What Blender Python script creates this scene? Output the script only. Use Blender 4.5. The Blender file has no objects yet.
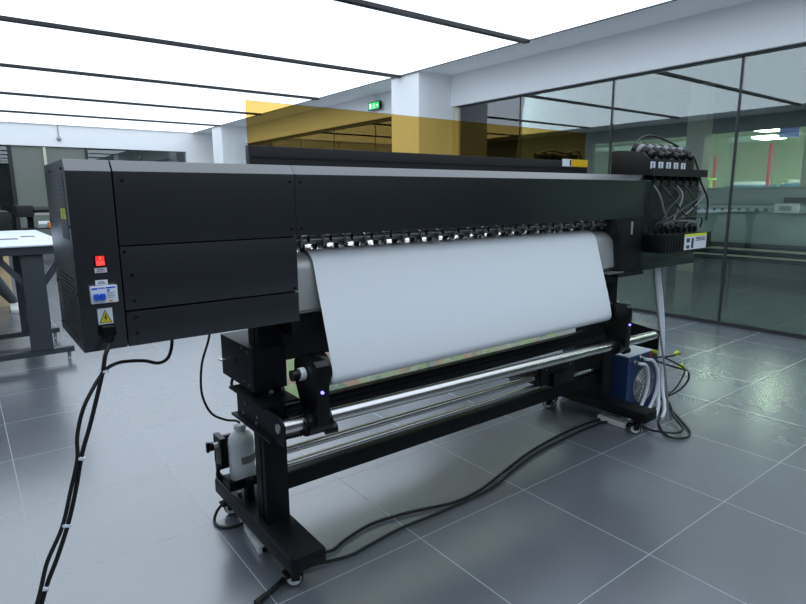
import bpy, bmesh, math, random
from mathutils import Vector, Matrix, Euler
random.seed(7)
S = bpy.context.scene
COL = S.collection
PI = math.pi

# ------------------------------------------------------------------ materials
def lin(c):
    r = []
    for v in c:
        v = v / 255.0
        r.append(v / 12.92 if v <= 0.04045 else ((v + 0.055) / 1.055) ** 2.4)
    return (r[0], r[1], r[2], 1.0)

def mat(name, rgb, rough=0.5, metal=0.0, var=0.06, scale=30.0, emit=0.0, bump=0.0, spec=0.5, coat=0.0, ior=1.5):
    m = bpy.data.materials.new(name); m.use_nodes = True
    nt = m.node_tree; b = nt.nodes['Principled BSDF']
    c = lin(rgb)
    tc = nt.nodes.new('ShaderNodeTexCoord')
    nz = nt.nodes.new('ShaderNodeTexNoise'); nz.inputs['Scale'].default_value = scale; nz.inputs['Detail'].default_value = 4
    nt.links.new(tc.outputs['Object'], nz.inputs['Vector'])
    mx = nt.nodes.new('ShaderNodeMix'); mx.data_type = 'RGBA'
    mx.inputs[6].default_value = tuple(v * (1 - var) for v in c[:3]) + (1,)
    mx.inputs[7].default_value = tuple(min(1, v * (1 + var)) for v in c[:3]) + (1,)
    nt.links.new(nz.outputs['Fac'], mx.inputs[0]); nt.links.new(mx.outputs[2], b.inputs['Base Color'])
    b.inputs['Roughness'].default_value = rough; b.inputs['Metallic'].default_value = metal
    b.inputs['Specular IOR Level'].default_value = spec
    b.inputs['IOR'].default_value = ior
    if coat: b.inputs['Coat Weight'].default_value = coat; b.inputs['Coat Roughness'].default_value = 0.1
    if emit:
        b.inputs['Emission Color'].default_value = c; b.inputs['Emission Strength'].default_value = emit
    if bump:
        bp = nt.nodes.new('ShaderNodeBump'); bp.inputs['Strength'].default_value = bump; bp.inputs['Distance'].default_value = 0.002
        n2 = nt.nodes.new('ShaderNodeTexNoise'); n2.inputs['Scale'].default_value = scale * 12
        nt.links.new(tc.outputs['Object'], n2.inputs['Vector'])
        nt.links.new(n2.outputs['Fac'], bp.inputs['Height']); nt.links.new(bp.outputs['Normal'], b.inputs['Normal'])
    return m

def glass_mat(name, tint, refl, ior=1.5):
    """thin clear sheet: straight-through tint plus a mirror reflection that grows towards grazing"""
    m = bpy.data.materials.new(name); m.use_nodes = True
    nt = m.node_tree; nt.nodes.clear()
    out = nt.nodes.new('ShaderNodeOutputMaterial'); tr = nt.nodes.new('ShaderNodeBsdfTransparent')
    gl = nt.nodes.new('ShaderNodeBsdfGlossy'); mx = nt.nodes.new('ShaderNodeMixShader')
    fr = nt.nodes.new('ShaderNodeFresnel'); ad = nt.nodes.new('ShaderNodeMath'); ad.operation = 'ADD'; ad.use_clamp = True
    fr.inputs['IOR'].default_value = ior; ad.inputs[1].default_value = refl
    tr.inputs['Color'].default_value = tint; gl.inputs['Roughness'].default_value = 0.0
    gl.inputs['Color'].default_value = (0.95, 0.97, 1, 1)
    nt.links.new(fr.outputs[0], ad.inputs[0]); nt.links.new(ad.outputs[0], mx.inputs[0])
    nt.links.new(tr.outputs[0], mx.inputs[1]); nt.links.new(gl.outputs[0], mx.inputs[2]); nt.links.new(mx.outputs[0], out.inputs[0])
    return m

def emit_mat(name, col, strength):
    m = bpy.data.materials.new(name); m.use_nodes = True
    nt = m.node_tree; nt.nodes.clear()
    out = nt.nodes.new('ShaderNodeOutputMaterial'); em = nt.nodes.new('ShaderNodeEmission')
    em.inputs[0].default_value = tuple(col) + (1,); em.inputs[1].default_value = strength
    nt.links.new(em.outputs[0], out.inputs[0])
    return m

def floor_mat(name, rgb, rough, groutrgb):
    m = bpy.data.materials.new(name); m.use_nodes = True
    nt = m.node_tree; b = nt.nodes['Principled BSDF']; N = nt.nodes.new; L = nt.links.new
    tc = N('ShaderNodeTexCoord'); sep = N('ShaderNodeSeparateXYZ'); L(tc.outputs['Object'], sep.inputs[0])
    def mth(op, a, bv):
        n = N('ShaderNodeMath'); n.operation = op
        for i, v in enumerate((a, bv)):
            if isinstance(v, (int, float)): n.inputs[i].default_value = v
            elif v is not None: L(v, n.inputs[i])
        return n.outputs[0]
    masks = []; cells = []
    for k in (0, 1):
        d = mth('DIVIDE', sep.outputs[k], 0.6)
        f = mth('FRACT', d, None); e = mth('MINIMUM', f, mth('SUBTRACT', 1.0, f))
        masks.append(mth('LESS_THAN', e, 0.003)); cells.append(mth('FLOOR', d, None))
    g = mth('MAXIMUM', masks[0], masks[1])
    cb = N('ShaderNodeCombineXYZ'); L(cells[0], cb.inputs[0]); L(cells[1], cb.inputs[1])
    wn = N('ShaderNodeTexWhiteNoise'); L(cb.outputs[0], wn.inputs['Vector'])
    nz = N('ShaderNodeTexNoise'); nz.inputs['Scale'].default_value = 6; nz.inputs['Detail'].default_value = 6
    L(tc.outputs['Object'], nz.inputs['Vector'])
    v = mth('ADD', mth('MULTIPLY', wn.outputs['Value'], 0.14), mth('MULTIPLY', nz.outputs['Fac'], 0.2))
    v = mth('ADD', v, 0.83)
    vm = N('ShaderNodeVectorMath'); vm.operation = 'SCALE'; vm.inputs[0].default_value = lin(rgb)[:3]; L(v, vm.inputs['Scale'])
    mx = N('ShaderNodeMix'); mx.data_type = 'RGBA'; L(g, mx.inputs[0]); L(vm.outputs[0], mx.inputs[6]); mx.inputs[7].default_value = lin(groutrgb)
    L(mx.outputs[2], b.inputs['Base Color']); b.inputs['IOR'].default_value = 2.5
    r = mth('ADD', mth('MULTIPLY', nz.outputs['Fac'], 0.03), rough - 0.015)
    r = mth('MAXIMUM', r, mth('MULTIPLY', g, 0.6))
    L(r, b.inputs['Roughness'])
    return m

M = {}
M['panel'] = mat('charcoal_powder_coat', (13, 17, 25), 0.26, 0, 0.04, 40, bump=0.04, ior=2.25)
M['black'] = mat('black_powder_coat', (15, 17, 21), 0.45, 0, 0.05, 40)
M['stand'] = mat('stand_black_paint', (13, 15, 19), 0.5, 0, 0.05, 40, ior=1.33)
M['plastic'] = mat('black_plastic', (9, 10, 12), 0.35, 0, 0.05, ior=1.38)
M['rubber'] = mat('rubber', (12, 12, 13), 0.6, 0, 0.05)
M['gap'] = mat('seam_black', (6, 6, 8), 0.8)
M['chrome'] = mat('polished_steel', (196, 195, 194), 0.27, 1.0, 0.03)
M['alu'] = mat('brushed_aluminium', (190, 190, 188), 0.35, 0.9, 0.04)
M['guide'] = mat('satin_aluminium', (176, 178, 178), 0.45, 0.4, 0.03)
M['screw'] = mat('black_screw', (26, 27, 30), 0.3, 0.5)
M['screwlight'] = mat('zinc_screw', (150, 152, 155), 0.3, 0.9)
M['paper'] = mat('white_media', (226, 230, 236), 0.45, 0, 0.01)
M['white'] = mat('white_plastic', (225, 228, 230), 0.4, 0, 0.02)
M['whitewall'] = mat('white_wall_paint', (247, 248, 250), 0.7, 0, 0.015, 4)
M['label'] = mat('label_white', (225, 230, 240), 0.4, 0, 0.02)
M['ink'] = mat('label_print_grey', (70, 76, 88), 0.5)
M['red'] = mat('red_switch', (235, 40, 30), 0.3, emit=1.2)
M['blue'] = mat('blue_plastic', (38, 90, 215), 0.35)
M['orange'] = mat('orange_print', (235, 130, 70), 0.5)
M['yellow'] = mat('yellow_print', (215, 205, 40), 0.5)
M['yellowlab'] = mat('yellow_label', (220, 178, 20), 0.45)
M['yelglow'] = mat('yellow_tape', (220, 235, 50), 0.45)
M['chiller'] = mat('blue_sheet_metal', (38, 62, 104), 0.4, 0, 0.05)
M['chillertop'] = mat('pale_sheet_metal', (205, 212, 224), 0.4)
M['hose'] = mat('white_hose', (226, 232, 240), 0.35)
M['cable'] = mat('black_cable', (16, 17, 19), 0.45)
M['greycable'] = mat('grey_cable', (120, 122, 126), 0.45)
M['led'] = mat('blue_led', (120, 110, 255), 0.3, emit=4)
M['amber'] = glass_mat('amber_acrylic', (0.83, 0.67, 0.35, 1), 0.0, 1.2)
M['glass'] = glass_mat('wall_glass', (0.87, 0.95, 0.90, 1), 0.09, 1.5)
M['farglass'] = glass_mat('far_glass', (0.8, 0.86, 0.84, 1), 0.05, 1.5)
M['floor'] = floor_mat('grey_floor_tile', (97, 101, 108), 0.25, (143, 148, 156))
M['hallfloor'] = floor_mat('dark_glossy_floor', (96, 112, 110), 0.16, (80, 92, 92))
M['ceil'] = emit_mat('stretch_ceiling_glow', (0.77, 0.88, 1.0), 1.95)
M['strip'] = mat('ceiling_strip_black', (22, 22, 24), 0.5)
M['darkframe'] = mat('dark_frame', (48, 50, 52), 0.4, 0.3)
M['jamb'] = mat('cream_frame', (206, 204, 186), 0.5)
M['darkwall'] = mat('dark_grey_wall', (72, 76, 78), 0.7, 0, 0.04, 5)
M['greygreen'] = mat('grey_green_board', (118, 124, 116), 0.6, 0, 0.05, 3)
M['leftwall'] = mat('mid_grey_wall', (150, 156, 158), 0.7, 0, 0.03, 4)
M['palegreen'] = mat('pale_green_wall', (196, 214, 178), 0.7, 0, 0.05, 3)
M['hallgrey'] = mat('machine_grey', (150, 158, 160), 0.45)
M['hallpanel'] = mat('machine_grey_panel', (168, 180, 180), 0.4)
M['lamp'] = emit_mat('hall_lamp_glow', (1.0, 1.0, 0.86), 34.0)
M['hallfill'] = emit_mat('hall_fill_glow', (0.9, 1.0, 0.9), 13.0)  # for the panels added to brighten the hall
M['redpole'] = mat('red_paint', (210, 60, 70), 0.4)
M['teal'] = mat('blue_cabinet_paint', (70, 130, 160), 0.5)
M['signblue'] = mat('blue_sign', (60, 80, 170), 0.5)
M['limeframe'] = mat('lime_paint', (150, 210, 90), 0.5)
M['table'] = mat('table_grey_steel', (66, 71, 77), 0.4, 0.2)
M['tabletop'] = mat('table_white_laminate', (214, 222, 232), 0.35)
M['exitgreen'] = mat('exit_green', (30, 190, 95), 0.4, emit=1.0)
M['exitwhite'] = mat('exit_white', (225, 255, 235), 0.4, emit=0.9)
M['carton'] = mat('brown_carton', (226, 200, 158), 0.7, 0, 0.08, 12)
M['trouser'] = mat('grey_trousers', (78, 84, 88), 0.85, 0, 0.1, 60)
M['jacket'] = mat('dark_jacket', (30, 32, 40), 0.85)
M['skin'] = mat('skin', (205, 160, 132), 0.55)
M['hair'] = mat('black_hair', (20, 17, 15), 0.6)
M['shoe'] = mat('pale_shoe', (225, 225, 218), 0.6)
M['strap'] = mat('grey_tape', (128, 128, 124), 0.45, 0.2)
M['zonefill'] = emit_mat('print_zone_fill', (0.9, 0.95, 1.0), 14.0)  # added glow that brightens the media under the pinch rollers

def print_mat():
    m = bpy.data.materials.new('colour_print'); m.use_nodes = True
    nt = m.node_tree; b = nt.nodes['Principled BSDF']; N = nt.nodes.new; L = nt.links.new
    tc = N('ShaderNodeTexCoord'); mp = N('ShaderNodeMapping'); mp.inputs['Scale'].default_value = (1.0, 1.0, 1.6)
    L(tc.outputs['Object'], mp.inputs[0])
    v = N('ShaderNodeTexVoronoi'); v.inputs['Scale'].default_value = 11; L(mp.outputs[0], v.inputs['Vector'])
    n = N('ShaderNodeTexNoise'); n.inputs['Scale'].default_value = 14; n.inputs['Detail'].default_value = 5; L(mp.outputs[0], n.inputs['Vector'])
    sp = N('ShaderNodeSeparateColor'); L(v.outputs['Color'], sp.inputs[0])
    a = N('ShaderNodeMath'); a.operation = 'ADD'; L(sp.outputs[0], a.inputs[0])
    s = N('ShaderNodeMath'); s.operation = 'SUBTRACT'; L(n.outputs['Fac'], s.inputs[0]); s.inputs[1].default_value = 0.5
    L(s.outputs[0], a.inputs[1])
    cr = N('ShaderNodeValToRGB'); e = cr.color_ramp
    e.elements[0].position = 0.0; e.elements[0].color = lin((218, 238, 196))
    e.elements[1].position = 1.0; e.elements[1].color = lin((240, 218, 200))
    for p, c in ((0.25, (232, 242, 214)), (0.38, (247, 248, 232)), (0.50, (196, 214, 200)), (0.68, (240, 242, 234)), (0.80, (248, 228, 214))):
        x = e.elements.new(p); x.color = lin(c)
    L(a.outputs[0], cr.inputs[0]); L(cr.outputs[0], b.inputs['Base Color']); b.inputs['Roughness'].default_value = 0.4
    film(nt, b, cr.outputs[0])
    return m
def film(nt, b, col=None):
    out = nt.nodes['Material Output']; tl = nt.nodes.new('ShaderNodeBsdfTranslucent'); ms = nt.nodes.new('ShaderNodeMixShader'); ms.inputs[0].default_value = 0.8
    if col is not None: nt.links.new(col, tl.inputs[0])
    else: tl.inputs[0].default_value = lin((226, 228, 222))
    nt.links.new(b.outputs[0], ms.inputs[1]); nt.links.new(tl.outputs[0], ms.inputs[2]); nt.links.new(ms.outputs[0], out.inputs[0])
M['film'] = mat('blank_film', (222, 224, 216), 0.4); film(M['film'].node_tree, M['film'].node_tree.nodes['Principled BSDF'])
M['print'] = print_mat()

# ------------------------------------------------------------------ geometry helpers
class MB:
    def __init__(s): s.bm = bmesh.new()
    def box(s, x0, x1, y0, y1, z0, z1, bev=0.0):
        t = bmesh.new(); bmesh.ops.create_cube(t, size=1)
        for v in t.verts:
            v.co = Vector((x0 + (v.co.x + .5) * (x1 - x0), y0 + (v.co.y + .5) * (y1 - y0), z0 + (v.co.z + .5) * (z1 - z0)))
        if bev: bmesh.ops.bevel(t, geom=list(t.edges), offset=bev, segments=2, affect='EDGES', profile=0.7)
        return s._m(t)
    def _m(s, t, mtx=None):
        if mtx is not None: t.transform(mtx)
        me = bpy.data.meshes.new('tmp'); t.to_mesh(me); t.free(); s.bm.from_mesh(me); bpy.data.meshes.remove(me)
        return s
    def cyl(s, p0, p1, r, n=20, r2=None):
        p0, p1 = Vector(p0), Vector(p1); d = p1 - p0; t = bmesh.new()
        bmesh.ops.create_cone(t, cap_ends=True, segments=n, radius1=r, radius2=r if r2 is None else r2, depth=d.length)
        q = d.to_track_quat('Z', 'Y').to_matrix().to_4x4()
        return s._m(t, Matrix.Translation((p0 + p1) / 2) @ q)
    def sphere(s, c, r, sc=(1, 1, 1), n=14):
        t = bmesh.new(); bmesh.ops.create_uvsphere(t, u_segments=n, v_segments=max(6, n // 2), radius=r)
        return s._m(t, Matrix.Translation(c) @ Matrix.Diagonal((*sc, 1)))
    def lathe(s, c, axis, prof, n=24):
        """prof: list of (radius, height along axis)"""
        t = bmesh.new(); rings = []
        for r, h in prof:
            rings.append([t.verts.new((r * math.cos(2 * PI * k / n), r * math.sin(2 * PI * k / n), h)) for k in range(n)])
        for a, b in zip(rings, rings[1:]):
            for k in range(n): t.faces.new((a[k], a[(k + 1) % n], b[(k + 1) % n], b[k]))
        t.faces.new(rings[0][::-1]); t.faces.new(rings[-1])
        q = Vector(axis).to_track_quat('Z', 'Y').to_matrix().to_4x4()
        return s._m(t, Matrix.Translation(c) @ q)
    def prism(s, poly, axis, a, b, bev=0.0):
        """poly in the two remaining axes (in xyz order), extruded along axis from a to b"""
        t = bmesh.new()
        def P(u, v, w): return (w, u, v) if axis == 'x' else (u, w, v) if axis == 'y' else (u, v, w)
        va = [t.verts.new(P(u, v, a)) for u, v in poly]; vb = [t.verts.new(P(u, v, b)) for u, v in poly]; n = len(poly)
        t.faces.new(va); t.faces.new(vb[::-1])
        for k in range(n): t.faces.new((va[k], vb[k], vb[(k + 1) % n], va[(k + 1) % n]))
        if bev: bmesh.ops.bevel(t, geom=list(t.edges), offset=bev, segments=2, affect='EDGES', profile=0.7)
        return s._m(t)
    def sheet(s, prof, x0, x1, th, nx=1):
        """profile [(y,z)] swept along x with thickness th"""
        n = len(prof); off = []
        for i in range(n):
            a = Vector(prof[max(0, i - 1)]); b = Vector(prof[min(n - 1, i + 1)]); d = (b - a).normalized()
            off.append((prof[i][0] + d.y * th, prof[i][1] - d.x * th))
        return s.prism(list(prof) + off[::-1], 'x', x0, x1)
    def tube(s, pts, r, n=8, closed=False, smooth=4):
        P = [Vector(p) for p in pts]
        if smooth and len(P) > 2:                      # Catmull-Rom
            Q = []
            for i in range(len(P) - 1):
                p0 = P[max(0, i - 1)]; p1 = P[i]; p2 = P[i + 1]; p3 = P[min(len(P) - 1, i + 2)]
                for k in range(smooth):
                    t = k / smooth
                    Q.append(0.5 * ((2 * p1) + (p2 - p0) * t + (2 * p0 - 5 * p1 + 4 * p2 - p3) * t * t + (3 * p1 - p0 - 3 * p2 + p3) * t ** 3))
            Q.append(P[-1]); P = Q
        t = bmesh.new(); rings = []; nrm = None
        for i, p in enumerate(P):
            d = (P[min(i + 1, len(P) - 1)] - P[max(i - 1, 0)]).normalized()
            if nrm is None: nrm = d.orthogonal().normalized()
            else: nrm = (nrm - d * nrm.dot(d)).normalized()
            bn = d.cross(nrm)
            rings.append([t.verts.new(p + nrm * r * math.cos(2 * PI * k / n) + bn * r * math.sin(2 * PI * k / n)) for k in range(n)])
        for a, b in zip(rings, rings[1:]):
            for k in range(n): t.faces.new((a[k], a[(k + 1) % n], b[(k + 1) % n], b[k]))
        t.faces.new(rings[0][::-1]); t.faces.new(rings[-1])
        return s._m(t)

WO = {}
def link(o, parent, origin):
    COL.objects.link(o); origin = Vector(origin); WO[o.name] = origin
    if parent is not None:
        o.parent = parent; o.location = origin - WO[parent.name]
    else: o.location = origin
    return o

def setp(o, label=None, cat=None, group=None, kind=None):
    if label: o['label'] = label
    if cat: o['category'] = cat
    if group: o['group'] = group
    if kind: o['kind'] = kind
    return o

def thing(name, loc, label, cat, group=None):
    o = bpy.data.objects.new(name, None); o.empty_display_size = 0.1
    link(o, None, loc); return setp(o, label, cat, group)

def obj(name, mb, m, parent=None, label=None, cat=None, group=None, kind=None, origin=None, flat=False):
    bm = mb.bm; bmesh.ops.recalc_face_normals(bm, faces=list(bm.faces))
    if origin is None:
        xs = [v.co for v in bm.verts]
        lo = Vector((min(v.x for v in xs), min(v.y for v in xs), min(v.z for v in xs)))
        hi = Vector((max(v.x for v in xs), max(v.y for v in xs), max(v.z for v in xs)))
        origin = Vector(((lo.x + hi.x) / 2, (lo.y + hi.y) / 2, lo.z))
    origin = Vector(origin)
    bm.transform(Matrix.Translation(-origin))
    me = bpy.data.meshes.new(name); bm.to_mesh(me); bm.free()
    me.materials.append(M[m] if isinstance(m, str) else m)
    if not flat:
        for p in me.polygons: p.use_smooth = True
        me.set_sharp_from_angle(angle=math.radians(35))
    o = bpy.data.objects.new(name, me); link(o, parent, origin)
    return setp(o, label, cat, group, kind)

def struct(name, mb, m, parent=None):
    return obj(name, mb, m, parent, kind=None if parent else 'structure', flat=True, origin=(0, 0, 0))

def copy_tree(o, loc, label=None, group=None, parent=None):
    c = o.copy(); COL.objects.link(c)
    if parent is not None: c.parent = parent
    c.location = loc
    if label: c['label'] = label
    if group: c['group'] = group
    for ch in list(o.children):
        d = ch.copy(); COL.objects.link(d); d.parent = c
        for g in list(ch.children):
            e = g.copy(); COL.objects.link(e); e.parent = d
    return c

def text_mb(txt, size, thick, mtx):
    cu = bpy.data.curves.new('t', 'FONT'); cu.body = txt; cu.size = size; cu.extrude = thick; cu.align_x = 'CENTER'; cu.align_y = 'CENTER'
    o = bpy.data.objects.new('t', cu); COL.objects.link(o)
    dg = bpy.context.evaluated_depsgraph_get(); me = bpy.data.meshes.new_from_object(o.evaluated_get(dg))
    mb = MB(); t = bmesh.new(); t.from_mesh(me); mb._m(t, mtx)
    bpy.data.objects.remove(o); bpy.data.curves.remove(cu); bpy.data.meshes.remove(me)
    return mb

# ================================================================== SETTING
CZ = 3.0
struct('floor', MB().box(-2.4, 5.93, -6.6, 12.3, -0.08, 0.0), 'floor')
struct('floor_hall', MB().box(5.93, 20.2, -10, 15.4, -0.09, -0.004), 'hallfloor')
struct('floor_far', MB().box(-2.4, 5.93, 12.3, 15.4, -0.09, -0.004), 'hallfloor')
struct('ceiling', MB().box(-1.3, 5.2, -6.3, 12.15, CZ, CZ + 0.02), 'ceil')
sf = MB().box(-2.6, 6.0, -6.8, 12.4, CZ + 0.25, CZ + 0.3)
sf.box(-2.6, -1.303, -6.8, 12.4, CZ, CZ + 0.25); sf.box(5.203, 5.9, -6.8, 12.4, CZ + 0.004, CZ + 0.25)
sf.box(-1.3, 5.2, -6.8, -6.303, CZ, CZ + 0.25); sf.box(-1.3, 5.2, 12.153, 12.4, CZ, CZ + 0.25)
struct('ceiling_border', sf, 'whitewall')
for i, y in enumerate((-4.16, -1.78, 0.6, 2.97, 5.32, 7.72, 10.1)):
    struct('trim_%d' % (i + 1), MB().box(-1.3, 5.19, y - 0.035, y + 0.035, CZ - 0.035, CZ), 'strip')
struct('trim_8', MB().box(5.19, 5.21, -6.3, 12.15, CZ - 0.008, CZ + 0.004), 'darkframe')
# beams over the glass on the right
struct('wall_right', MB().box(5.82, 6.05, -6.6, 2.56, 2.575, CZ + 0.2).box(5.82, 6.05, 3.2, 10.1, 2.6, CZ + 0.2).box(5.82, 6.05, 10.7, 12.3, 2.6, CZ + 0.2), 'whitewall')
def pillar(y0, y1):
    return struct('pillar', MB().box(5.22, 6.05, y0, y1, 0, CZ + 0.1), 'whitewall')
pillar(2.56, 3.2); pillar(10.1, 10.75)
# glass wall panes, right
gy = [-6.6, -5.4, -4.08, -2.74, -1.4, -0.05, 1.3, 2.44]
n = 1
for a, b in zip(gy, gy[1:]):
    w = struct('window_%d' % n, MB().box(5.90, 5.912, a + 0.006, b - 0.006, 0.03, 2.58), 'glass'); n += 1
gy2 = [3.3, 4.6, 6.0, 7.4, 8.8, 10.05]
for a, b in zip(gy2, gy2[1:]):
    struct('window_%d' % n, MB().box(5.90, 5.912, a + 0.006, b - 0.006, 0.03, 2.6), 'glass'); n += 1
fr = MB().box(5.885, 5.927, -6.6, 2.5, 0, 0.035).box(5.87, 5.927, -6.6, 2.5, 2.555, 2.58).box(5.885, 5.927, 3.2, 10.1, 0, 0.035).box(5.87, 5.927, 3.2, 10.1, 2.55, 2.6)
struct('trim_9', fr, 'darkframe')
jm = MB()
for y in gy[1:-1] + gy2[1:-1]: jm.box(5.897, 5.915, y - 0.011, y + 0.011, 0.03, 2.58)
struct('trim_10', jm, 'darkframe')
struct('trim_11', MB().box(5.87, 5.93, 2.45, 2.555, 0, 2.57), 'jamb')
dk = MB()
for z in (1.15, 1.85, 2.2): dk.box(5.94, 5.97, 3.25, 10.05, z - 0.02, z + 0.02)
for y in (3.9, 5.2, 7.0): dk.box(5.94, 5.97, y - 0.02, y + 0.02, 0, 2.6)
struct('trim_12', dk, 'darkframe')
# door at the far right corner
struct('door_1', MB().box(5.78, 5.822, 11.2, 12.1, 0, 2.3), 'jamb')
# far wall
fw = MB().box(-2.4, 5.9, 12.2, 12.4, 2.5, CZ + 0.1).box(5.0, 5.9, 12.2, 12.4, 0, 2.5)
struct('wall_far', fw, 'whitewall')
for i, (a, b) in enumerate(((-2.4, 1.0), (2.6, 3.8), (3.82, 5.0))):
    struct('window_%d' % n, MB().box(a, b, 12.28, 12.292, 0.03, 2.5), 'farglass'); n += 1
struct('wall_far_board', MB().box(1.08, 2.58, 12.26, 12.3, 0.0, 2.5), 'greygreen')
struct('trim_13', MB().box(1.7, 1.76, 12.22, 12.26, 0, 2.48), 'jamb')
struct('trim_14', MB().box(1.0, 1.08, 12.24, 12.3, 0, 2.5).box(2.58, 2.64, 12.24, 12.3, 0, 2.5), 'darkframe')
struct('wall_far_outer', MB().box(-2.4, 5.9, 15.3, 15.4, 0, 3.3), 'greygreen')
# left and back of the room (behind the viewer)
struct('wall_left', MB().box(-2.5, -2.3, -6.7, 12.4, 0, CZ + 0.1), 'leftwall')
struct('wall_back', MB().box(-2.4, 6.0, -6.8, -6.6, 0, CZ + 0.1), 'darkwall')

# hall beyond the glass
struct('ceiling_hall', MB().box(5.95, 10.05, -10, 15.4, 3.05, 3.12), 'strip')
struct('wall_hall_parapet', MB().box(9.95, 10.05, -10, 15.4, 0, 1.40), 'hallgrey')
struct('wall_hall_header', MB().box(9.95, 10.05, -10, 15.4, 2.27, 3.05), 'darkwall')
struct('wall_hall_dark', MB().box(9.95, 10.05, 3.0, 15.4, 1.40, 2.27), 'strip')
struct('pillar_hall', MB().box(9.7, 9.94, 0.72, 1.02, 0, 3.05), 'jamb')
struct('window_%d' % n, MB().box(9.99, 10.0, -10, 3.0, 1.40, 2.27), 'farglass'); n += 1
mv = MB()
for y in (-3.2, -2.0, -0.65, 2.05): mv.box(9.96, 10.03, y - 0.03, y + 0.03, 1.40, 2.27)
struct('trim_15', mv, 'jamb')
struct('wall_factory', MB().box(19.9, 20.1, -10, 15.4, 0, 5).box(10.05, 20, -10.1, -10, 0, 5).box(10.05, 20, 15.3, 15.4, 0, 5), 'palegreen')
struct('ceiling_factory', MB().box(10.05, 20, -10, 15.4, 4.6, 4.7), 'darkwall')
for i, (x, y) in enumerate(((7.6, -8.0), (7.6, -5.5), (7.6, -3.2), (7.6, 5.0), (7.6, 8.0))):  # glowing panels added out of view to brighten the hall and its machine
    t = thing('hall_fill_panel', (x, y, 2.9), 'rectangular glowing panel added out of view to brighten the hall beyond the glass wall', 'lamp', 'added fill panels in the hall')
    obj('light_panel', MB().box(x - 0.5, x + 0.5, y - 0.5, y + 0.5, 2.99, 3.03), 'hallfill', t)
    obj('fill_panel_frame', MB().box(x - 0.53, x - 0.5, y - 0.53, y + 0.53, 2.98, 3.049).box(x + 0.5, x + 0.53, y - 0.53, y + 0.53, 2.98, 3.049).box(x - .5, x + .5, y - 0.53, y - 0.5, 2.98, 3.049).box(x - .5, x + .5, y + 0.5, y + 0.53, 2.98, 3.049), 'darkframe', t)
k = 0
lampspots = [(13, -5, 3.6), (13, 0, 3.9), (13, 5, 3.9), (17, -4, 4.0), (17, 2, 4.0), (17, 7, 4.0), (12.0, 1.3, 2.62), (12.0, 0.1, 2.62), (14.5, 1.6, 2.5), (14.5, 0.0, 2.7), (17, 2.6, 2.9), (17, 0.4, 2.9), (12.5, 3.6, 2.55), (16, 4.6, 2.9), (12.0, -1.6, 2.62), (15, -1.6, 2.8)]  # includes lamps added above the line of sight to brighten the factory
for (x, y, z) in lampspots:
    t = thing('hanging_lamp', (x, y, z), 'white glowing lamp hanging in the green lit factory beyond the glass', 'lamp', 'lamps in the factory')
    obj('light_panel', MB().box(x - 0.35, x + 0.35, y - 0.22, y + 0.22, z, z + 0.04), 'lamp', t)
    obj('suspension_rod', MB().cyl((x, y, z + 0.04), (x, y, 4.6), 0.01, 6), 'darkframe', t)
for i, (x, y, z1) in enumerate(((14, 1.35, 2.35), (15, 2.95, 2.2), (13, 0.05, 2.3))):
    obj('red_post', MB().cyl((x, y, 0), (x, y, z1), 0.035, 10), 'redpole', None, ('short thin red post beside the lime green rack in the factory', 'thin red post in the factory left of the cream pillar', 'taller thick red post below the blue sign in the factory')[i], 'post', 'red posts in the factory')
for i, (x, y, w) in enumerate(((15.5, 2.3, 0.5), (14, 0.55, 0.45), (16, 4.3, 0.6))):
    t = thing('machine_cabinet', (x, y, 0), ('blue green cabinet in the factory between the two red posts', 'blue green cabinet in the factory right of the taller red post', 'blue green cabinet in the factory left of the cream pillar')[i], 'cabinet', 'cabinets in the factory')
    obj('cabinet_body', MB().box(x - .3, x + .3, y - w, y + w, 0, 1.5, 0.02), 'teal', t)
    obj('cabinet_top', MB().box(x - .25, x + .25, y - w * .7, y + w * .7, 1.5, 1.58, 0.01), 'white', t)
for i, (x, y) in enumerate(((12.6, 2.2), (13.4, -0.6))):
    t = thing('lime_rack', (x, y, 0), ('lime green tubular rack in the factory beside the short red post', 'lime green tubular rack in the factory right of the taller red post')[i], 'rack', 'green racks in the factory')
    r = MB()
    for dy in (-.3, .3): r.cyl((x, y + dy, 0), (x, y + dy, 1.62), 0.03, 8)
    obj('rack_upright', r, 'limeframe', t)
    obj('rack_shelf', MB().box(x - .25, x + .25, y - .3, y + .3, 1.4, 1.44).box(x - .25, x + .25, y - .3, y + .3, 1.58, 1.62), 'limeframe', t)
obj('hanging_sign', MB().box(13.4, 13.44, 0.65, 1.0, 2.4, 2.62, 0.005), 'signblue', None, 'blue rectangular sign hung in the factory above the red posts', 'sign')

# ================================================================== PRINTER
YF = -2.3; YB = -1.905; ZB = 0.905; ZT = 1.404; ZC = 1.376
pr = thing('wide_format_printer', (1.76, -2.05, 0), 'large charcoal wide format printer on a black wheeled stand, white media hanging out', 'printer')
body_prof = [(YF, ZB), (YF, ZC), (YF + 0.022, ZT), (YB, ZT), (YB, ZB)]
ec = obj('left_end_panel', MB().prism(body_prof, 'x', 0.143, 0.249, 0.0025), 'panel', pr)
core = MB().box(0.25, 0.766, YF + 0.012, YB, ZB + 0.01, 1.36).box(0.25, 3.38, -2.02, YB, 1.16, 1.39).box(2.82, 3.38, YF + 0.012, YB, ZB + 0.01, 1.38)
obj('inner_chassis', core, 'gap', pr)
def fascia(x0, x1):
    prof = [(YF, 1.182), (YF, ZC), (YF + 0.022, ZT), (YB, ZT), (YB, ZT - 0.02), (YF + 0.03, ZT - 0.03), (YF + 0.03, 1.20), (-2.12, 1.20), (-2.12, 1.182)]
    return MB().prism(prof, 'x', x0, x1, 0.0015)
fl = obj('fascia_panel', fascia(0.2525, 0.7735), 'panel', pr)
fm = obj('fascia_panel', fascia(0.7745, 2.811), 'panel', pr)
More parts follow.
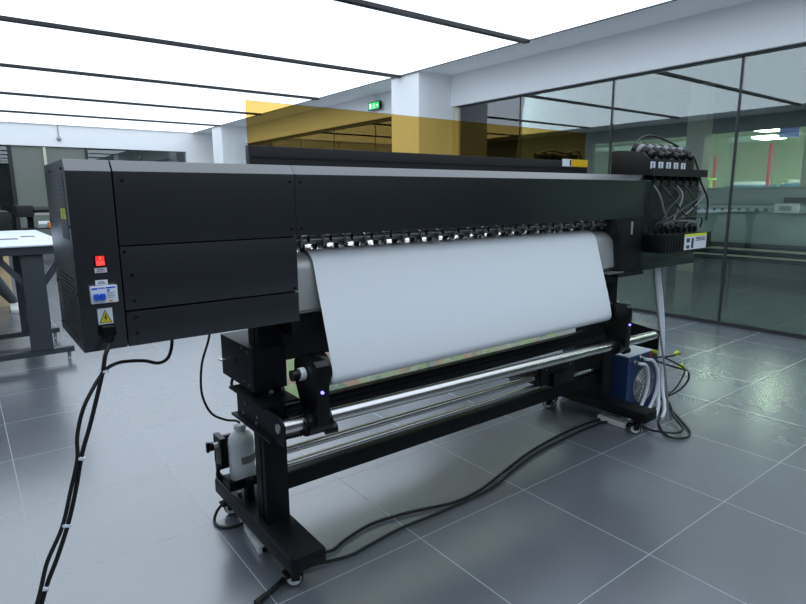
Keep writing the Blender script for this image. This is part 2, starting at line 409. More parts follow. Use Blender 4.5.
ap = obj('access_panel', MB().box(0.2525, 0.772, YF, YF + 0.02, 1.006, 1.178, 0.0015), 'panel', pr)
bp = obj('access_panel', MB().box(0.2525, 0.772, YF, YF + 0.02, ZB, 1.001, 0.0015).box(0.2525, 0.772, YF + .02, YB, ZB, ZB + 0.012), 'panel', pr)
rc = obj('right_end_panel', MB().prism(body_prof, 'x', 2.8135, 3.395, 0.0025), 'panel', pr)
ck = MB().prism([(YF + 0.0, 0.90), (YF + 0.0, 1.181), (-2.0, 1.181), (-2.0, 0.90)], 'x', 2.62, 2.811, 0.003)
ck.prism([(2.565, 1.181), (2.625, 1.05), (2.625, 1.181)], 'y', YF + 0.002, -2.1)
rk = obj('right_cheek', ck, 'black', pr)
obj('cheek_ledge', MB().box(2.58, 2.815, YF - 0.02, -2.0, 0.884, 0.90, 0.002), 'black', rk)
obj('cheek_tab', MB().box(2.5, 2.64, YF - 0.015, -2.15, 0.905, 0.911), 'alu', rk)
obj('cheek_slot', MB().box(2.70, 2.715, YF - 0.003, YF + 0.01, 1.10, 1.165, 0.001), 'guide', rk)

# screws on the panels
def screws(par, spots, m='screw', face='y', r=0.0042):
    for p in spots:
        d = Vector((0, -0.003, 0)) if face == 'y' else Vector((-0.003, 0, 0))
        p = Vector(p); obj('screw', MB().cyl(p - d * 0.3, p + d, r, 10), m, par)
screws(fl, [(0.272, YF, 1.352), (0.757, YF, 1.352), (0.755, YF, 1.205)])
screws(fm, [(0.792, YF, 1.352), (0.79, YF, 1.205)])
screws(ap, [(0.276, YF, 1.10), (0.262, YF, 1.165), (0.276, YF, 1.03), (0.76, YF, 1.015)])
screws(bp, [(0.276, YF, 0.985), (0.276, YF, 0.94)])
screws(ec, [(0.143, -2.02, 1.382), (0.143, -2.245, 1.382), (0.143, -2.285, 1.235), (0.143, -1.925, 1.24), (0.143, -1.925, 1.06), (0.143, -2.285, 1.06), (0.143, -1.925, 0.93)], face='x')
# slotted seams (countersunk dark grooves)
# warning label on the left face
wl = obj('warning_label', MB().box(0.1415, 0.1435, -2.265, -2.16, 1.20, 1.372), mat('grey_label', (92, 94, 100), 0.5), ec)
st = MB()
for i in range(9): st.box(0.1409, 0.1416, -2.257, -2.168, 1.362 - i * 0.011 - 0.004, 1.362 - i * 0.011)
for i in range(5): st.box(0.1409, 0.1416, -2.257, -2.168, 1.245 - i * 0.009 - 0.004, 1.245 - i * 0.009)
obj('small_print', st, 'ink', wl)
obj('yellow_square', MB().box(0.1407, 0.1416, -2.255, -2.222, 1.253, 1.281), 'yelglow', wl)
obj('yellow_square', MB().box(0.1407, 0.1416, -2.208, -2.175, 1.253, 1.281), 'yelglow', wl)
# louvre holes low on the left face
lv = MB()
for i in range(15):
    for j in range(9):
        y = -2.255 + j * 0.03 + (0.015 if i % 2 else 0); z = 0.935 + i * 0.0115
        lv.box(0.1422, 0.1436, y - 0.009, y + 0.009, z - 0.0028, z + 0.0028)
obj('vent_slots', lv, 'gap', ec)
# rocker switch
yy = YF
sw = obj('power_switch', MB().box(0.188, 0.214, yy - 0.006, yy, 1.131, 1.161, 0.001), 'plastic', ec, label='red lit rocker power switch')
rx = MB().prism([(yy - 0.012, 1.134), (yy - 0.007, 1.146), (yy - 0.010, 1.158), (yy - 0.003, 1.158), (yy - 0.003, 1.134)], 'x', 0.191, 0.211)
obj('rocker', rx, 'red', sw)
obj('switch_mark', MB().box(0.2, 0.202, yy - 0.0112, yy - 0.008, 1.15, 1.156), 'label', sw)
for (x0, x1, z0, z1) in ((0.187, 0.216, 1.114, 1.127), (0.186, 0.215, 1.0815, 1.0945)):
    l = obj('name_label', MB().box(x0, x1, yy - 0.0015, yy, z0, z1), 'label', ec)
    obj('small_print', MB().box(x0 + .004, x1 - .004, yy - 0.002, yy - 0.001, z0 + .003, z0 + 0.0045).box(x0 + .006, x1 - .008, yy - 0.002, yy - 0.001, z0 + .007, z0 + 0.009), 'ink', l)
BX, BZ = 0.170, 1.035
br = obj('circuit_breaker', MB().box(BX, BX + 0.064, yy - 0.016, yy, BZ, BZ + 0.045, 0.0015), 'label', ec, label='white circuit breaker with two blue toggles')
for i, x in enumerate((BX + 0.006, BX + 0.021)):
    obj('toggle', MB().box(x, x + 0.012, yy - 0.026, yy - 0.015, BZ + 0.01, BZ + 0.026, 0.001), 'blue', br)
obj('toggle_bar', MB().box(BX + 0.005, BX + 0.034, yy - 0.022, yy - 0.015, BZ + 0.015, BZ + 0.021, 0.001), 'blue', br)
obj('heading_print', MB().box(BX + .003, BX + .016, yy - 0.0168, yy - 0.0155, BZ + .0375, BZ + .042).box(BX + .018, BX + .033, yy - 0.0168, yy - 0.0155, BZ + .039, BZ + .0415).box(BX + .036, BX + .059, yy - 0.0168, yy - 0.0155, BZ + .0385, BZ + .042), 'blue', br)
obj('round_mark', MB().cyl((BX + .042, yy - 0.0168, BZ + .033), (BX + .042, yy - 0.0155, BZ + .033), 0.003, 12), 'blue', br)
ft = MB()
for i in range(4): ft.box(BX + .038, BX + .058 - (i % 2) * .004, yy - 0.0166, yy - 0.0155, BZ + .027 - i * 0.0045, BZ + .028 - i * 0.0045)
obj('fine_print', ft, 'ink', br)
obj('orange_mark', MB().box(BX + .042, BX + .05, yy - 0.0168, yy - 0.0155, BZ + .003, BZ + .007), 'orange', br)
WZ = 0.976
wp = obj('warning_plate', MB().box(0.183, 0.219, yy - 0.002, yy, WZ, WZ + 0.043, 0.0006), 'label', ec)
obj('warning_triangle_edge', MB().prism([(0.186, WZ + .004), (0.216, WZ + .004), (0.201, WZ + .039)], 'y', yy - 0.0026, yy - 0.0015), 'gap', wp)
obj('warning_triangle', MB().prism([(0.1885, WZ + .0055), (0.2135, WZ + .0055), (0.201, WZ + .035)], 'y', yy - 0.0032, yy - 0.002), 'yellow', wp)
obj('lightning_bolt', MB().prism([(0.2015, WZ + .027), (0.198, WZ + .0165), (0.201, WZ + .0165), (0.1995, WZ + .007), (0.205, WZ + .0185), (0.2018, WZ + .0185), (0.204, WZ + .027)], 'y', yy - 0.0038, yy - 0.0028), 'gap', wp)
obj('power_inlet', MB().box(0.180, 0.222, yy - 0.006, yy, 0.948, 0.974, 0.001), 'plastic', ec)

# platen, guide
pl = obj('platen', MB().box(0.772, 2.62, -2.19, -1.92, 1.095, 1.121, 0.002), 'alu', pr)
gp = [(-2.185, 1.120)]
for k in range(9):
    a = math.radians(90 + 10.5 * k); gp.append((-2.19 + 0.062 * math.cos(a), 1.056 + 0.062 * math.sin(a)))
gp += [(-2.258, 1.0), (-2.264, 0.945), (-2.262, 0.932)]
gd = obj('media_guide', MB().sheet(gp[::-1], 0.775, 2.655, 0.004), 'guide', pr, label='curved satin grey metal media guide')
obj('guide_lip', MB().box(0.775, 2.655, -2.268, -2.24, 0.921, 0.932, 0.002), 'chrome', gd)
obj('under_apron', MB().box(0.775, 2.70, -2.235, -1.95, 0.84, 0.925), 'black', pr)
# rail and pinch rollers
rl = obj('pinch_rail', MB().box(0.78, 2.66, -2.235, -2.229, 1.148, 1.175), 'guide', pr)
obj('rail_rod', MB().cyl((0.78, -2.245, 1.166), (2.7, -2.245, 1.166), 0.0045, 10), 'chrome', rl)
def pinch(x):
    p = MB().box(x - 0.013, x + 0.013, -2.225, -2.10, 1.142, 1.176, 0.003)
    p.box(x - 0.03, x + 0.03, -2.232, -2.206, 1.146, 1.158, 0.002).cyl((x + .028, -2.25, 1.155), (x + .028, -2.25, 1.18), 0.004, 8)
    o = obj('pinch_roller', p, 'plastic', pr)
    for dx in (-0.022, 0.014): obj('wheel', MB().cyl((x + dx, -2.215, 1.1395), (x + dx + 0.011, -2.215, 1.1395), 0.0115, 14), 'rubber', o)
    obj('axle', MB().cyl((x - 0.03, -2.215, 1.1395), (x + 0.032, -2.215, 1.1395), 0.0035, 8), 'chrome', o)
    obj('spring_clip', MB().box(x - 0.004, x + 0.004, -2.252, -2.238, 1.14, 1.182, 0.001), 'chrome', o)
    obj('lever', MB().prism([(-2.255, 1.134), (-2.25, 1.144), (-2.23, 1.156), (-2.228, 1.15), (-2.245, 1.141), (-2.25, 1.132)], 'x', x - 0.02, x - 0.008), 'screwlight', o)
for i in range(21): pinch(0.815 + i * 0.0855)
obj('print_zone_fill_strip', MB().box(0.80, 2.60, -2.045, -2.03, 1.163, 1.170), 'zonefill', pr)  # glowing strip added inside to make bright patches on the media

# hood and amber window on the far side
hd = obj('rear_hood', MB().prism([(-1.9, 1.39), (-1.9, 1.448), (-1.9, 1.494), (-1.862, 1.494), (-1.86, 1.40), (-1.86, 0.93), (-1.9, 0.93)], 'x', 0.80, 2.862, 0.003), 'black', pr)
obj('hood_gap', MB().box(0.801, 2.861, -1.9035, -1.89, 1.450, 1.456), 'gap', hd)
am = obj('amber_window', MB().box(0.797, 2.838, -1.898, -1.892, 1.494, 1.652), 'amber', pr, label='amber tinted clear acrylic cover along the top')
lb = obj('hood_label', MB().box(2.63, 2.71, -1.9045, -1.9, 1.462, 1.502), 'label', hd)
obj('yellow_label', MB().box(2.71, 2.86, -1.9045, -1.9, 1.462, 1.502), 'yellowlab', hd)
obj('label_mark', MB().box(2.692, 2.706, -1.9052, -1.904, 1.465, 1.498), 'gap', lb)
vl = MB()
for (x, z, r) in ((2.46, 1.512, .016), (2.53, 1.516, .02), (2.6, 1.514, .018), (2.66, 1.512, .015), (2.75, 1.52, .02)): vl.cyl((x - .03, -1.878, z), (x + .03, -1.876, z), r, 12)
vl.tube([(2.44, -1.88, 1.52), (2.55, -1.88, 1.545), (2.68, -1.88, 1.535), (2.8, -1.88, 1.55), (2.83, -1.88, 1.5)], 0.006)
obj('valve_manifold', vl, 'plastic', hd)

# ink supply on the right end
tk = obj('ink_tank_housing', MB().prism([(-2.27, 1.405), (-2.27, 1.494), (-2.235, 1.53), (-2.09, 1.545), (-2.05, 1.54), (-2.05, 1.405)], 'x', 2.872, 3.372, 0.003), 'black', pr)
obj('tank_shelf', MB().box(2.82, 3.42, -2.325, -2.03, 1.388 + 0.0165, 1.4095).box(2.82, 3.42, -2.33, -2.322, 1.40, 1.44), 'black', tk)
for i in range(6):
    x = 2.885 + i * 0.081
    if i < 5:
        lt = obj('tank_label', MB().box(x + 0.012, x + 0.058, -2.273, -2.269, 1.44 + (0.004 if i % 2 else 0), 1.478), 'label', tk)
        obj('label_mark', MB().box(x + 0.03, x + 0.036, -2.2745, -2.272, 1.446, 1.472), 'ink', lt)
    # tilted black ink bottles lying in the tops of the tanks
    c = Vector((x + 0.036, -2.235, 1.525)); d = Vector((0.25, -0.75, -0.35)).normalized() if i % 2 else Vector((-0.1, -0.8, -0.3)).normalized()
    b = MB().lathe(c - d * 0.09, d, [(0.02, 0), (0.034, 0.008), (0.034, 0.085), (0.026, 0.1), (0.014, 0.108)], 16)
    ob = obj('ink_bottle', b, 'plastic', tk)
    obj('bottle_cap', MB().lathe(c + d * 0.017, d, [(0.02, 0), (0.021, 0.004), (0.021, 0.028), (0.012, 0.034)], 14), 'plastic', ob)
    obj('bottle_band', MB().lathe(c - d * 0.05, d, [(0.0343, 0), (0.0348, 0.001), (0.0348, 0.025), (0.0343, 0.026)], 16), 'greycable', ob)
obj('loop_hose', MB().tube([(2.93, -2.15, 1.55), (3.0, -2.14, 1.61), (3.1, -2.15, 1.632), (3.22, -2.18, 1.605), (3.32, -2.2, 1.575), (3.4, -2.24, 1.53), (3.43, -2.27, 1.44), (3.42, -2.3, 1.36), (3.47, -2.32, 1.27), (3.45, -2.33, 1.15)], 0.006), 'cable', tk)
for i in range(7):
    x = 2.89 + i * 0.08
    obj('tank_fitting', MB().cyl((x, -2.295, 1.40), (x, -2.295, 1.365), 0.014, 10).cyl((x, -2.295, 1.37), (x, -2.295, 1.345), 0.009, 8), 'plastic', tk)
dm = obj('ink_pump_box', MB().box(2.815, 3.335, -2.42, -2.302, 1.005, 1.095, 0.003), 'plastic', pr)
for i in range(6):
    x = 2.83 + i * 0.03
    obj('rib', MB().box(x, x + 0.012, -2.424, -2.419, 1.005, 1.06), 'black', dm)
pa = obj('pump_label', MB().box(3.03, 3.275, -2.4225, -2.4195, 1.005, 1.09), 'label', dm)
obj('yellow_stripe', MB().box(3.03, 3.275, -2.4232, -2.422, 1.077, 1.09), 'yelglow', pa)
pm = MB().box(3.05, 3.085, -2.4232, -2.422, 1.045, 1.068).box(3.05, 3.085, -2.4232, -2.422, 1.012, 1.03).box(3.105, 3.13, -2.4232, -2.422, 1.012, 1.066)
for q in range(3): pm.box(3.15, 3.26, -2.4232, -2.422, 1.05 + q * .008, 1.054 + q * .008)
obj('label_mark', pm, 'ink', pa)
for i in range(8):
    x = 2.84 + i * 0.06
    obj('pump_fitting', MB().cyl((x, -2.36, 1.093), (x, -2.36, 1.125), 0.011, 10), 'plastic', dm)
obj('pump_bracket', MB().box(2.86, 3.30, -2.41, -2.3, 0.995, 1.006), 'black', dm)
obj('under_rail', MB().box(2.83, 3.40, YF - 0.004, YF + 0.1, ZB - 0.006, ZB + 0.05, 0.002), 'panel', pr)
for i in range(7):
    x0 = 2.89 + i * 0.08; x1 = 2.84 + ((i * 3 + 2) % 8) * 0.06; yb = -2.335 - 0.012 * (i % 3)
    pts = [(x0, -2.295, 1.36), (x0 + 0.01, yb, 1.30), ((x0 * 0.5 + x1 * 0.5) + 0.03 * math.sin(i * 2.1), yb - 0.015, 1.22), (x1 + 0.02 * math.sin(i), yb - 0.02, 1.16), (x1, -2.36, 1.12)]
    obj('ink_tube', MB().tube(pts, 0.005 if i % 2 else 0.0042, 7, smooth=5), 'cable' if i % 3 else 'greycable', dm)
for i, (xa, xb, h) in enumerate(((2.83, 3.12, 1.165), (2.9, 3.26, 1.16), (3.05, 3.32, 1.18), (3.14, 3.26, 1.15), (2.86, 3.05, 1.145))):
    obj('ink_tube', MB().tube([(xa, -2.36, 1.115), (xa + 0.01, -2.365, h - .01), ((xa + xb) / 2, -2.375, h), (xb - 0.01, -2.37, h - .012), (xb, -2.36, 1.115)], 0.0042, 7, smooth=5), 'greycable' if i % 2 else 'cable', dm)

# ---------------------------------------------------------------- stand
def leg_assembly(x0, x1, ux0, ux1, y0, y1, uy0, ud):
    b = MB().box(x0, x1, y0, y1, 0.082, 0.134, 0.003)
    base = obj('stand_base', b, 'stand', pr)
    u = obj('stand_upright', MB().box(ux0, ux1, uy0, uy0 + ud, 0.132, 0.9, 0.003), 'stand', pr)
    obj('upright_rib', MB().box(ux0 - 0.003, ux0 + 0.001, uy0 + 0.03, uy0 + 0.04, 0.14, 0.88), 'stand', u)
    return base, u
bl, ul = leg_assembly(0.652, 0.782, 0.684, 0.772, -2.405, -1.70, -2.16, 0.085)
brr, ur = leg_assembly(2.745, 2.862, 2.757, 2.85, -2.43, -1.70, -2.15, 0.2)
screws(bl, [(0.675, -2.405, 0.108), (0.762, -2.405, 0.108)])
lp = MB().box(0.652, 0.657, -2.40, -1.71, 0.13, 0.148)
obj('base_flange', lp, 'stand', bl)
for y in (-1.95, -1.88, -1.80):
    obj('bolt', MB().cyl((0.69, y, 0.133), (0.69, y, 0.144), 0.007, 8), 'screwlight', bl)
def caster(x, y, par, rot):
    """wheel trailing, with fork, plate and a brake pedal"""
    R = 0.031; D = Vector((math.sin(rot), math.cos(rot), 0)); A = Vector((D.y, -D.x, 0)); c = Vector((x, y, R))
    w = MB().lathe(c - A * 0.012, A, [(0.014, 0), (R - 0.004, 0.001), (R, 0.005), (R, 0.019), (R - 0.004, 0.023), (0.014, 0.024)], 22)
    
    fk = MB()
    for s in (-1, 1):
        q = c + A * (s * 0.017)
        t = bmesh.new()
        bmesh.ops.create_cube(t, size=1)
        m = Matrix.Translation(q + Vector((0, 0, 0.02)) - D * 0.006) @ Matrix.Rotation(-rot, 4, 'Z') @ Matrix.Diagonal((0.004, 0.03, 0.05, 1))
        fk._m(t, m)
    top = c - D * 0.008
    fk.cyl((top.x, top.y, 0.07), (top.x, top.y, 0.084), 0.02, 16).cyl((top.x, top.y, 0.06), (top.x, top.y, 0.072), 0.026, 16)
    f = obj('caster', fk, 'plastic', par)
    obj('tyre', w, 'rubber', f)
    for s in (-1, 1):
        q = c + A * (s * 0.0125)
        obj('wheel_disc', MB().lathe(q, A * s, [(0.024, 0.0), (0.024, 0.0012), (0.012, 0.0018)], 20), 'white', f)
        obj('hub', MB().cyl(q, q + A * (s * 0.004), 0.009, 12), 'rubber', f)
    pd = top + D * 0.03 - A * 0.03
    obj('brake_pedal', MB().box(pd.x - 0.012, pd.x + 0.012, pd.y - 0.022, pd.y + 0.022, 0.058, 0.067, 0.003), 'plastic', f)
caster(0.690, -2.345, bl, -1.05); caster(0.690, -1.775, bl, -0.9)
caster(2.765, -2.365, brr, -0.55); caster(2.80, -1.775, brr, -0.3)
# extra middle casters carried by the right foot's rear arm
caster(2.70, -1.815, brr, -0.6)
obj('caster_arm', MB().box(2.66, 2.76, -1.86, -1.77, 0.082, 0.10, 0.002), 'stand', brr)
# left electrical housing
hs = obj('motor_housing', MB().box(0.652, 0.776, -2.178, -1.885, 0.648, 0.802, 0.003), 'stand', pr)
screws(hs, [(0.652, -2.145, 0.785), (0.652, -2.09, 0.79), (0.652, -2.145, 0.67), (0.652, -2.10, 0.672)], 'screwlight', 'x', 0.005)
obj('housing_tab', MB().box(0.632, 0.653, -1.93, -1.90, 0.708, 0.712), 'alu', hs)
obj('housing_slot', MB().box(0.6505, 0.653, -2.03, -2.02, 0.715, 0.74), 'gap', hs)
sp = MB().prism([(-2.40, 0.53), (-2.40, 0.60), (-2.37, 0.62), (-2.02, 0.62), (-2.02, 0.53)], 'x', 0.650, 0.658, 0.002)
sb = obj('roller_support', sp, 'stand', pr)
obj('support_flange', MB().box(0.634, 0.775, -2.33, -2.0, 0.522, 0.53).box(0.634, 0.775, -2.27, -1.99, 0.62, 0.628), 'stand', sb)
screws(sb, [(0.650, -2.10, 0.59), (0.650, -2.2, 0.57), (0.650, -2.08, 0.55), (0.650, -2.19, 0.545)], 'screwlight', 'x', 0.006)
for (x, y) in ((0.71, -2.175), (0.755, -2.172)): obj('bolt', MB().cyl((x, y, 0.625), (x, y - 0.014, 0.645), 0.008, 10), 'screwlight', sb)
sb2 = obj('roller_support', MB().prism([(-2.41, 0.47), (-2.41, 0.578), (-2.2, 0.60), (-2.0, 0.60), (-2.0, 0.47)], 'x', 2.856, 2.864, 0.002), 'stand', pr)
obj('support_screw', MB().cyl((2.864, -2.38, 0.55), (2.872, -2.38, 0.55), 0.02, 14), 'screwlight', sb2)
# cross members
obj('cross_panel', MB().box(0.77, 2.76, -2.04, -2.02, 0.70, 0.92), 'black', pr)
cb = MB().box(0.772, 2.76, -2.16, -2.125, 0.505, 0.572, 0.003).box(0.772, 2.76, -2.165, -2.155, 0.535, 0.541).box(0.772, 2.76, -2.165, -2.155, 0.556, 0.561)
obj('upper_crossbeam', cb, 'stand', pr)
obj('lower_crossbeam', MB().box(0.772, 2.757, -2.12, -2.05, 0.224, 0.288, 0.003), 'stand', pr)
bar = obj('tension_bar', MB().cyl((0.772, -2.11, 0.376), (2.28, -2.11, 0.372), 0.015, 20), 'chrome', pr)
bar2 = obj('tension_bar', MB().cyl((0.772, -2.10, 0.314), (2.757, -2.10, 0.314), 0.014, 20), 'chrome', pr)
md = obj('dancer_motor', MB().box(2.22, 2.50, -2.14, -2.03, 0.325, 0.43, 0.004).box(2.30, 2.44, -2.16, -2.1, 0.31, 0.38, 0.004), 'plastic', pr)
obj('motor_flange', MB().cyl((2.2, -2.1, 0.375), (2.23, -2.1, 0.375), 0.034, 20), 'plastic', md)
screws(md, [(2.26, -2.14, 0.41), (2.46, -2.14, 0.41), (2.46, -2.14, 0.345)], 'screwlight')
def helix(p0, p1, r, turns):
    p0, p1 = Vector(p0), Vector(p1); d = (p1 - p0); u = d.normalized().orthogonal().normalized(); v = d.normalized().cross(u); N = turns * 8
    return [p0 + d * (k / N) + u * r * math.cos(2 * PI * k / 8) + v * r * math.sin(2 * PI * k / 8) for k in range(N + 1)]
obj('coiled_cable', MB().tube(helix((0.775, -2.18, 0.462), (0.955, -2.18, 0.452), 0.010, 15), 0.0032, 6, smooth=0), 'cable', pr)
obj('coiled_cable', MB().tube(helix((2.0, -2.12, 0.408), (2.22, -2.12, 0.40), 0.010, 18), 0.003, 6, smooth=0), 'cable', pr)
# take-up tube and its two arms
tb = obj('take_up_tube', MB().cyl((0.66, -2.365, 0.583), (2.856, -2.386, 0.552), 0.0245, 28), 'chrome', pr, label='long polished steel take up tube')
obj('tube_end_cap', MB().cyl((0.645, -2.365, 0.583), (0.66, -2.365, 0.583), 0.016, 16), 'alu', tb)
def takeup_arm(x0, x1, flip, zt=0.0, yt=0.0):
    arm = MB().prism([(-2.425 + yt, 0.585 + zt), (-2.43 + yt, 0.778 + zt), (-2.412 + yt, 0.793 + zt), (-2.30 + yt, 0.79 + zt), (-2.275 + yt, 0.77 + zt), (-2.275 + yt, 0.70 + zt), (-2.33 + yt, 0.585 + zt)], 'x', x0, x1, 0.004)
    a = obj('take_up_arm', arm, 'plastic', pr)
    ym = -2.37 + yt; zm = 0.578 + zt
    obj('clamp_collar', MB().cyl((x0 - 0.02, ym, zm), (x1 + 0.02, ym, zm), 0.042, 24).cyl((x0 - 0.028, ym, zm), (x0 - 0.018, ym, zm), 0.034, 24), 'plastic', a)
    for ang in (0.3, 1.6, 2.9, 4.2, 5.4):
        q = Vector((x0 - 0.03 if not flip else x1 + .02, ym + 0.033 * math.cos(ang), zm + 0.033 * math.sin(ang)))
        obj('collar_bolt', MB().cyl(q, q + Vector((0.012, 0, 0)), 0.006, 8), 'plastic', a)
    obj('status_led', MB().cyl((x0 + 0.018, -2.426 + yt, 0.693 + zt), (x0 + 0.018, -2.434 + yt, 0.693 + zt), 0.005, 10), 'led', a)
    obj('clamp_knob', MB().cyl((x1 + 0.0, ym - 0.02, zm - 0.03), (x1 + 0.04, ym - 0.025, zm - 0.03), 0.017, 14), 'plastic', a)
    return a
a1 = takeup_arm(0.757, 0.803, False)
a2 = takeup_arm(2.478, 2.516, True, -0.022, -0.02)
obj('spindle', MB().cyl((0.722, -2.352, 0.742), (0.758, -2.352, 0.742), 0.012, 14).cyl((0.708, -2.352, 0.742), (0.730, -2.352, 0.742), 0.018, 16), 'plastic', a1)
obj('spindle_ring', MB().cyl((0.735, -2.352, 0.742), (0.753, -2.352, 0.742), 0.021, 20), 'white', a1)
obj('roll_flange', MB().cyl((0.803, -2.318, 0.735), (0.845, -2.318, 0.735), 0.058, 28), 'plastic', a1)
obj('roll_flange', MB().cyl((2.464, -2.318, 0.735), (2.479, -2.318, 0.735), 0.05, 28), 'plastic', a2)

# ---------------------------------------------------------------- media
prof = [(-1.95, 1.126), (-2.19, 1.1265)]
for k in range(1, 8):
    a = math.radians(90 + 10 * k); prof.append((-2.192 + 0.072 * math.cos(a), 1.0545 + 0.072 * math.sin(a)))
prof += [(-2.283, 1.0), (-2.301, 0.945), (-2.320, 0.885), (-2.338, 0.83), (-2.354, 0.775), (-2.364, 0.735), (-2.368, 0.715)]
RC = (-2.341, 0.708)
for k in range(0, 9):
    a = math.radians(180 + 22 * k); prof.append((RC[0] + 0.0275 * math.cos(a), RC[1] + 0.0275 * math.sin(a)))
ms = thing('media_roll', (1.65, -2.318, 0.68), 'white print media sheet hanging from the printer onto its take up roll', 'paper roll')
obj('sheet', MB().sheet(prof, 0.852, 2.460, 0.0012), 'paper', ms)
obj('wound_roll', MB().cyl((0.847, -2.341, 0.708), (2.462, -2.341, 0.708), 0.0262, 32), 'paper', ms)
pm = thing('hanging_print', (1.9, -1.56, 0.35), 'colourful green and pink print hanging behind the stand crossbeams', 'print')
hp = [(-1.855, 1.0), (-1.74, 0.985), (-1.64, 0.93), (-1.58, 0.84), (-1.56, 0.72), (-1.56, 0.36), (-1.565, 0.345)]
obj('printed_sheet', MB().sheet(hp, 1.04, 3.10, 0.001), 'print', pm)
obj('print_margin', MB().sheet(hp, 3.10, 3.32, 0.001), 'film', pm, label='blank white margin')
# ---------------------------------------------------------------- waste bottle and fittings (left)
tr = obj('bottle_tray', MB().box(0.632, 0.80, -1.935, -1.80, 0.185, 0.195, 0.001).box(0.632, 0.80, -1.937, -1.931, 0.185, 0.222).box(0.632, 0.637, -1.935, -1.80, 0.185, 0.222).box(0.69, 0.72, -1.96, -1.93, 0.13, 0.222), 'stand', pr)
wb = thing('waste_bottle', (0.712, -1.868, 0.196), 'white plastic waste ink bottle with a grey tape band in its tray', 'bottle')
obj('bottle_body', MB().lathe((0.712, -1.868, 0.196), (0, 0, 1), [(0.04, 0), (0.05, 0.006), (0.051, 0.15), (0.048, 0.17), (0.036, 0.19), (0.022, 0.199), (0.019, 0.204), (0.019, 0.212)], 32), 'white', wb)
obj('bottle_cap', MB().lathe((0.712, -1.868, 0.404), (0, 0, 1), [(0.023, 0), (0.024, 0.003), (0.024, 0.018), (0.018, 0.022)], 24), 'white', wb)
bs = MB().lathe((0.712, -1.868, 0.272), (0, 0, 1), [(0.0512, 0), (0.0522, 0.0005), (0.0522, 0.03), (0.0512, 0.0305)], 32)
bmesh.ops.delete(bs.bm, geom=[v for v in bs.bm.verts if v.co.x < 0.684 or v.co.y > -1.872], context='VERTS')
obj('tape_band', bs, 'strap', wb)
vb = obj('drain_valve', MB().box(0.632, 0.655, -1.86, -1.78, 0.255, 0.375, 0.003).box(0.632, 0.70, -1.80, -1.785, 0.22, 0.36), 'plastic', pr)
obj('valve_spigot', MB().cyl((0.632, -1.83, 0.345), (0.61, -1.835, 0.345), 0.011, 12), 'white', vb)
obj('valve_knob', MB().lathe((0.612, -1.835, 0.345), (-1, 0, 0), [(0.012, 0), (0.018, 0.002), (0.018, 0.014), (0.012, 0.018)], 14).box(0.585, 0.596, -1.842, -1.828, 0.325, 0.365, 0.002), 'plastic', vb)
obj('valve_hook', MB().tube([(0.64, -1.83, 0.26), (0.625, -1.84, 0.245), (0.62, -1.845, 0.22), (0.632, -1.85, 0.2), (0.645, -1.855, 0.195)], 0.008), 'plastic', vb)
obj('drain_hose', MB().tube([(0.61, -1.92, 0.902), (0.605, -1.90, 0.80), (0.586, -1.86, 0.70), (0.578, -1.85, 0.615), (0.583, -1.85, 0.55), (0.61, -1.855, 0.485), (0.66, -1.86, 0.450), (0.695, -1.866, 0.44), (0.712, -1.868, 0.4275)], 0.0046, 8), 'cable', None, 'black hose dropping from the printer underside into the white bottle', 'hose')
obj('motor_lead', MB().tube([(0.70, -1.9, 0.66), (0.685, -1.88, 0.60), (0.70, -1.87, 0.575), (0.73, -1.88, 0.57), (0.74, -1.95, 0.60)], 0.006), 'cable', hs)
# power cord bundle hanging from the left end
pc = thing('mains_cable', (0.19, -2.32, 0.9), 'pair of black cables tied together, hanging from the left end of the printer', 'cable')
obj('cord', MB().tube([(0.203, -2.318, 0.952), (0.197, -2.335, 0.925), (0.184, -2.345, 0.902), (0.174, -2.35, 0.863), (0.150, -2.36, 0.792), (0.126, -2.37, 0.725), (0.101, -2.38, 0.661), (0.078, -2.39, 0.577), (0.050, -2.41, 0.50), (0.018, -2.425, 0.43), (-0.014, -2.44, 0.369), (-0.05, -2.47, 0.28), (-0.10, -2.53, 0.14), (-0.16, -2.60, 0.03), (-0.30, -2.66, 0.009), (-0.6, -2.62, 0.009), (-1.2, -2.4, 0.009)], 0.0056, 10, smooth=5), 'cable', pc)
obj('plug', MB().box(0.187, 0.218, -2.338, -2.3065, 0.950, 0.9735, 0.003).cyl((0.204, -2.322, 0.955), (0.199, -2.332, 0.93), 0.0135, 12, 0.0095), 'plastic', pc)
for p, d in (((0.177, -2.345, 0.860), (-.3, -.1, -1)), ((0.0975, -2.383, 0.655), (-.3, 0, -1)), ((0.046, -2.41, 0.50), (-.35, -.1, -1)), ((-0.018, -2.442, 0.372), (-.4, -.1, -1))):
    d = Vector(d).normalized(); obj('cable_tie', MB().cyl(Vector(p) - d * 0.003, Vector(p) + d * 0.003, 0.0115, 14), 'label', pc)
obj('signal_cable', MB().tube([(0.393, -2.2, 0.898), (0.390, -2.2, 0.86), (0.374, -2.205, 0.828), (0.345, -2.21, 0.82), (0.307, -2.22, 0.836), (0.263, -2.24, 0.848), (0.223, -2.27, 0.856), (0.180, -2.335, 0.858), (0.142, -2.355, 0.816), (0.115, -2.365, 0.77), (0.096, -2.375, 0.71), (0.089, -2.388, 0.655), (0.066, -2.398, 0.583), (0.037, -2.412, 0.499), (-0.004, -2.43, 0.43), (-0.027, -2.45, 0.371), (-0.065, -2.485, 0.28), (-0.115, -2.54, 0.14), (-0.175, -2.62, 0.03), (-0.31, -2.69, 0.008), (-0.6, -2.66, 0.008), (-1.2, -2.46, 0.008)], 0.0050, 10, smooth=5), 'cable', pc, label='second cable looping up to the printer underside')

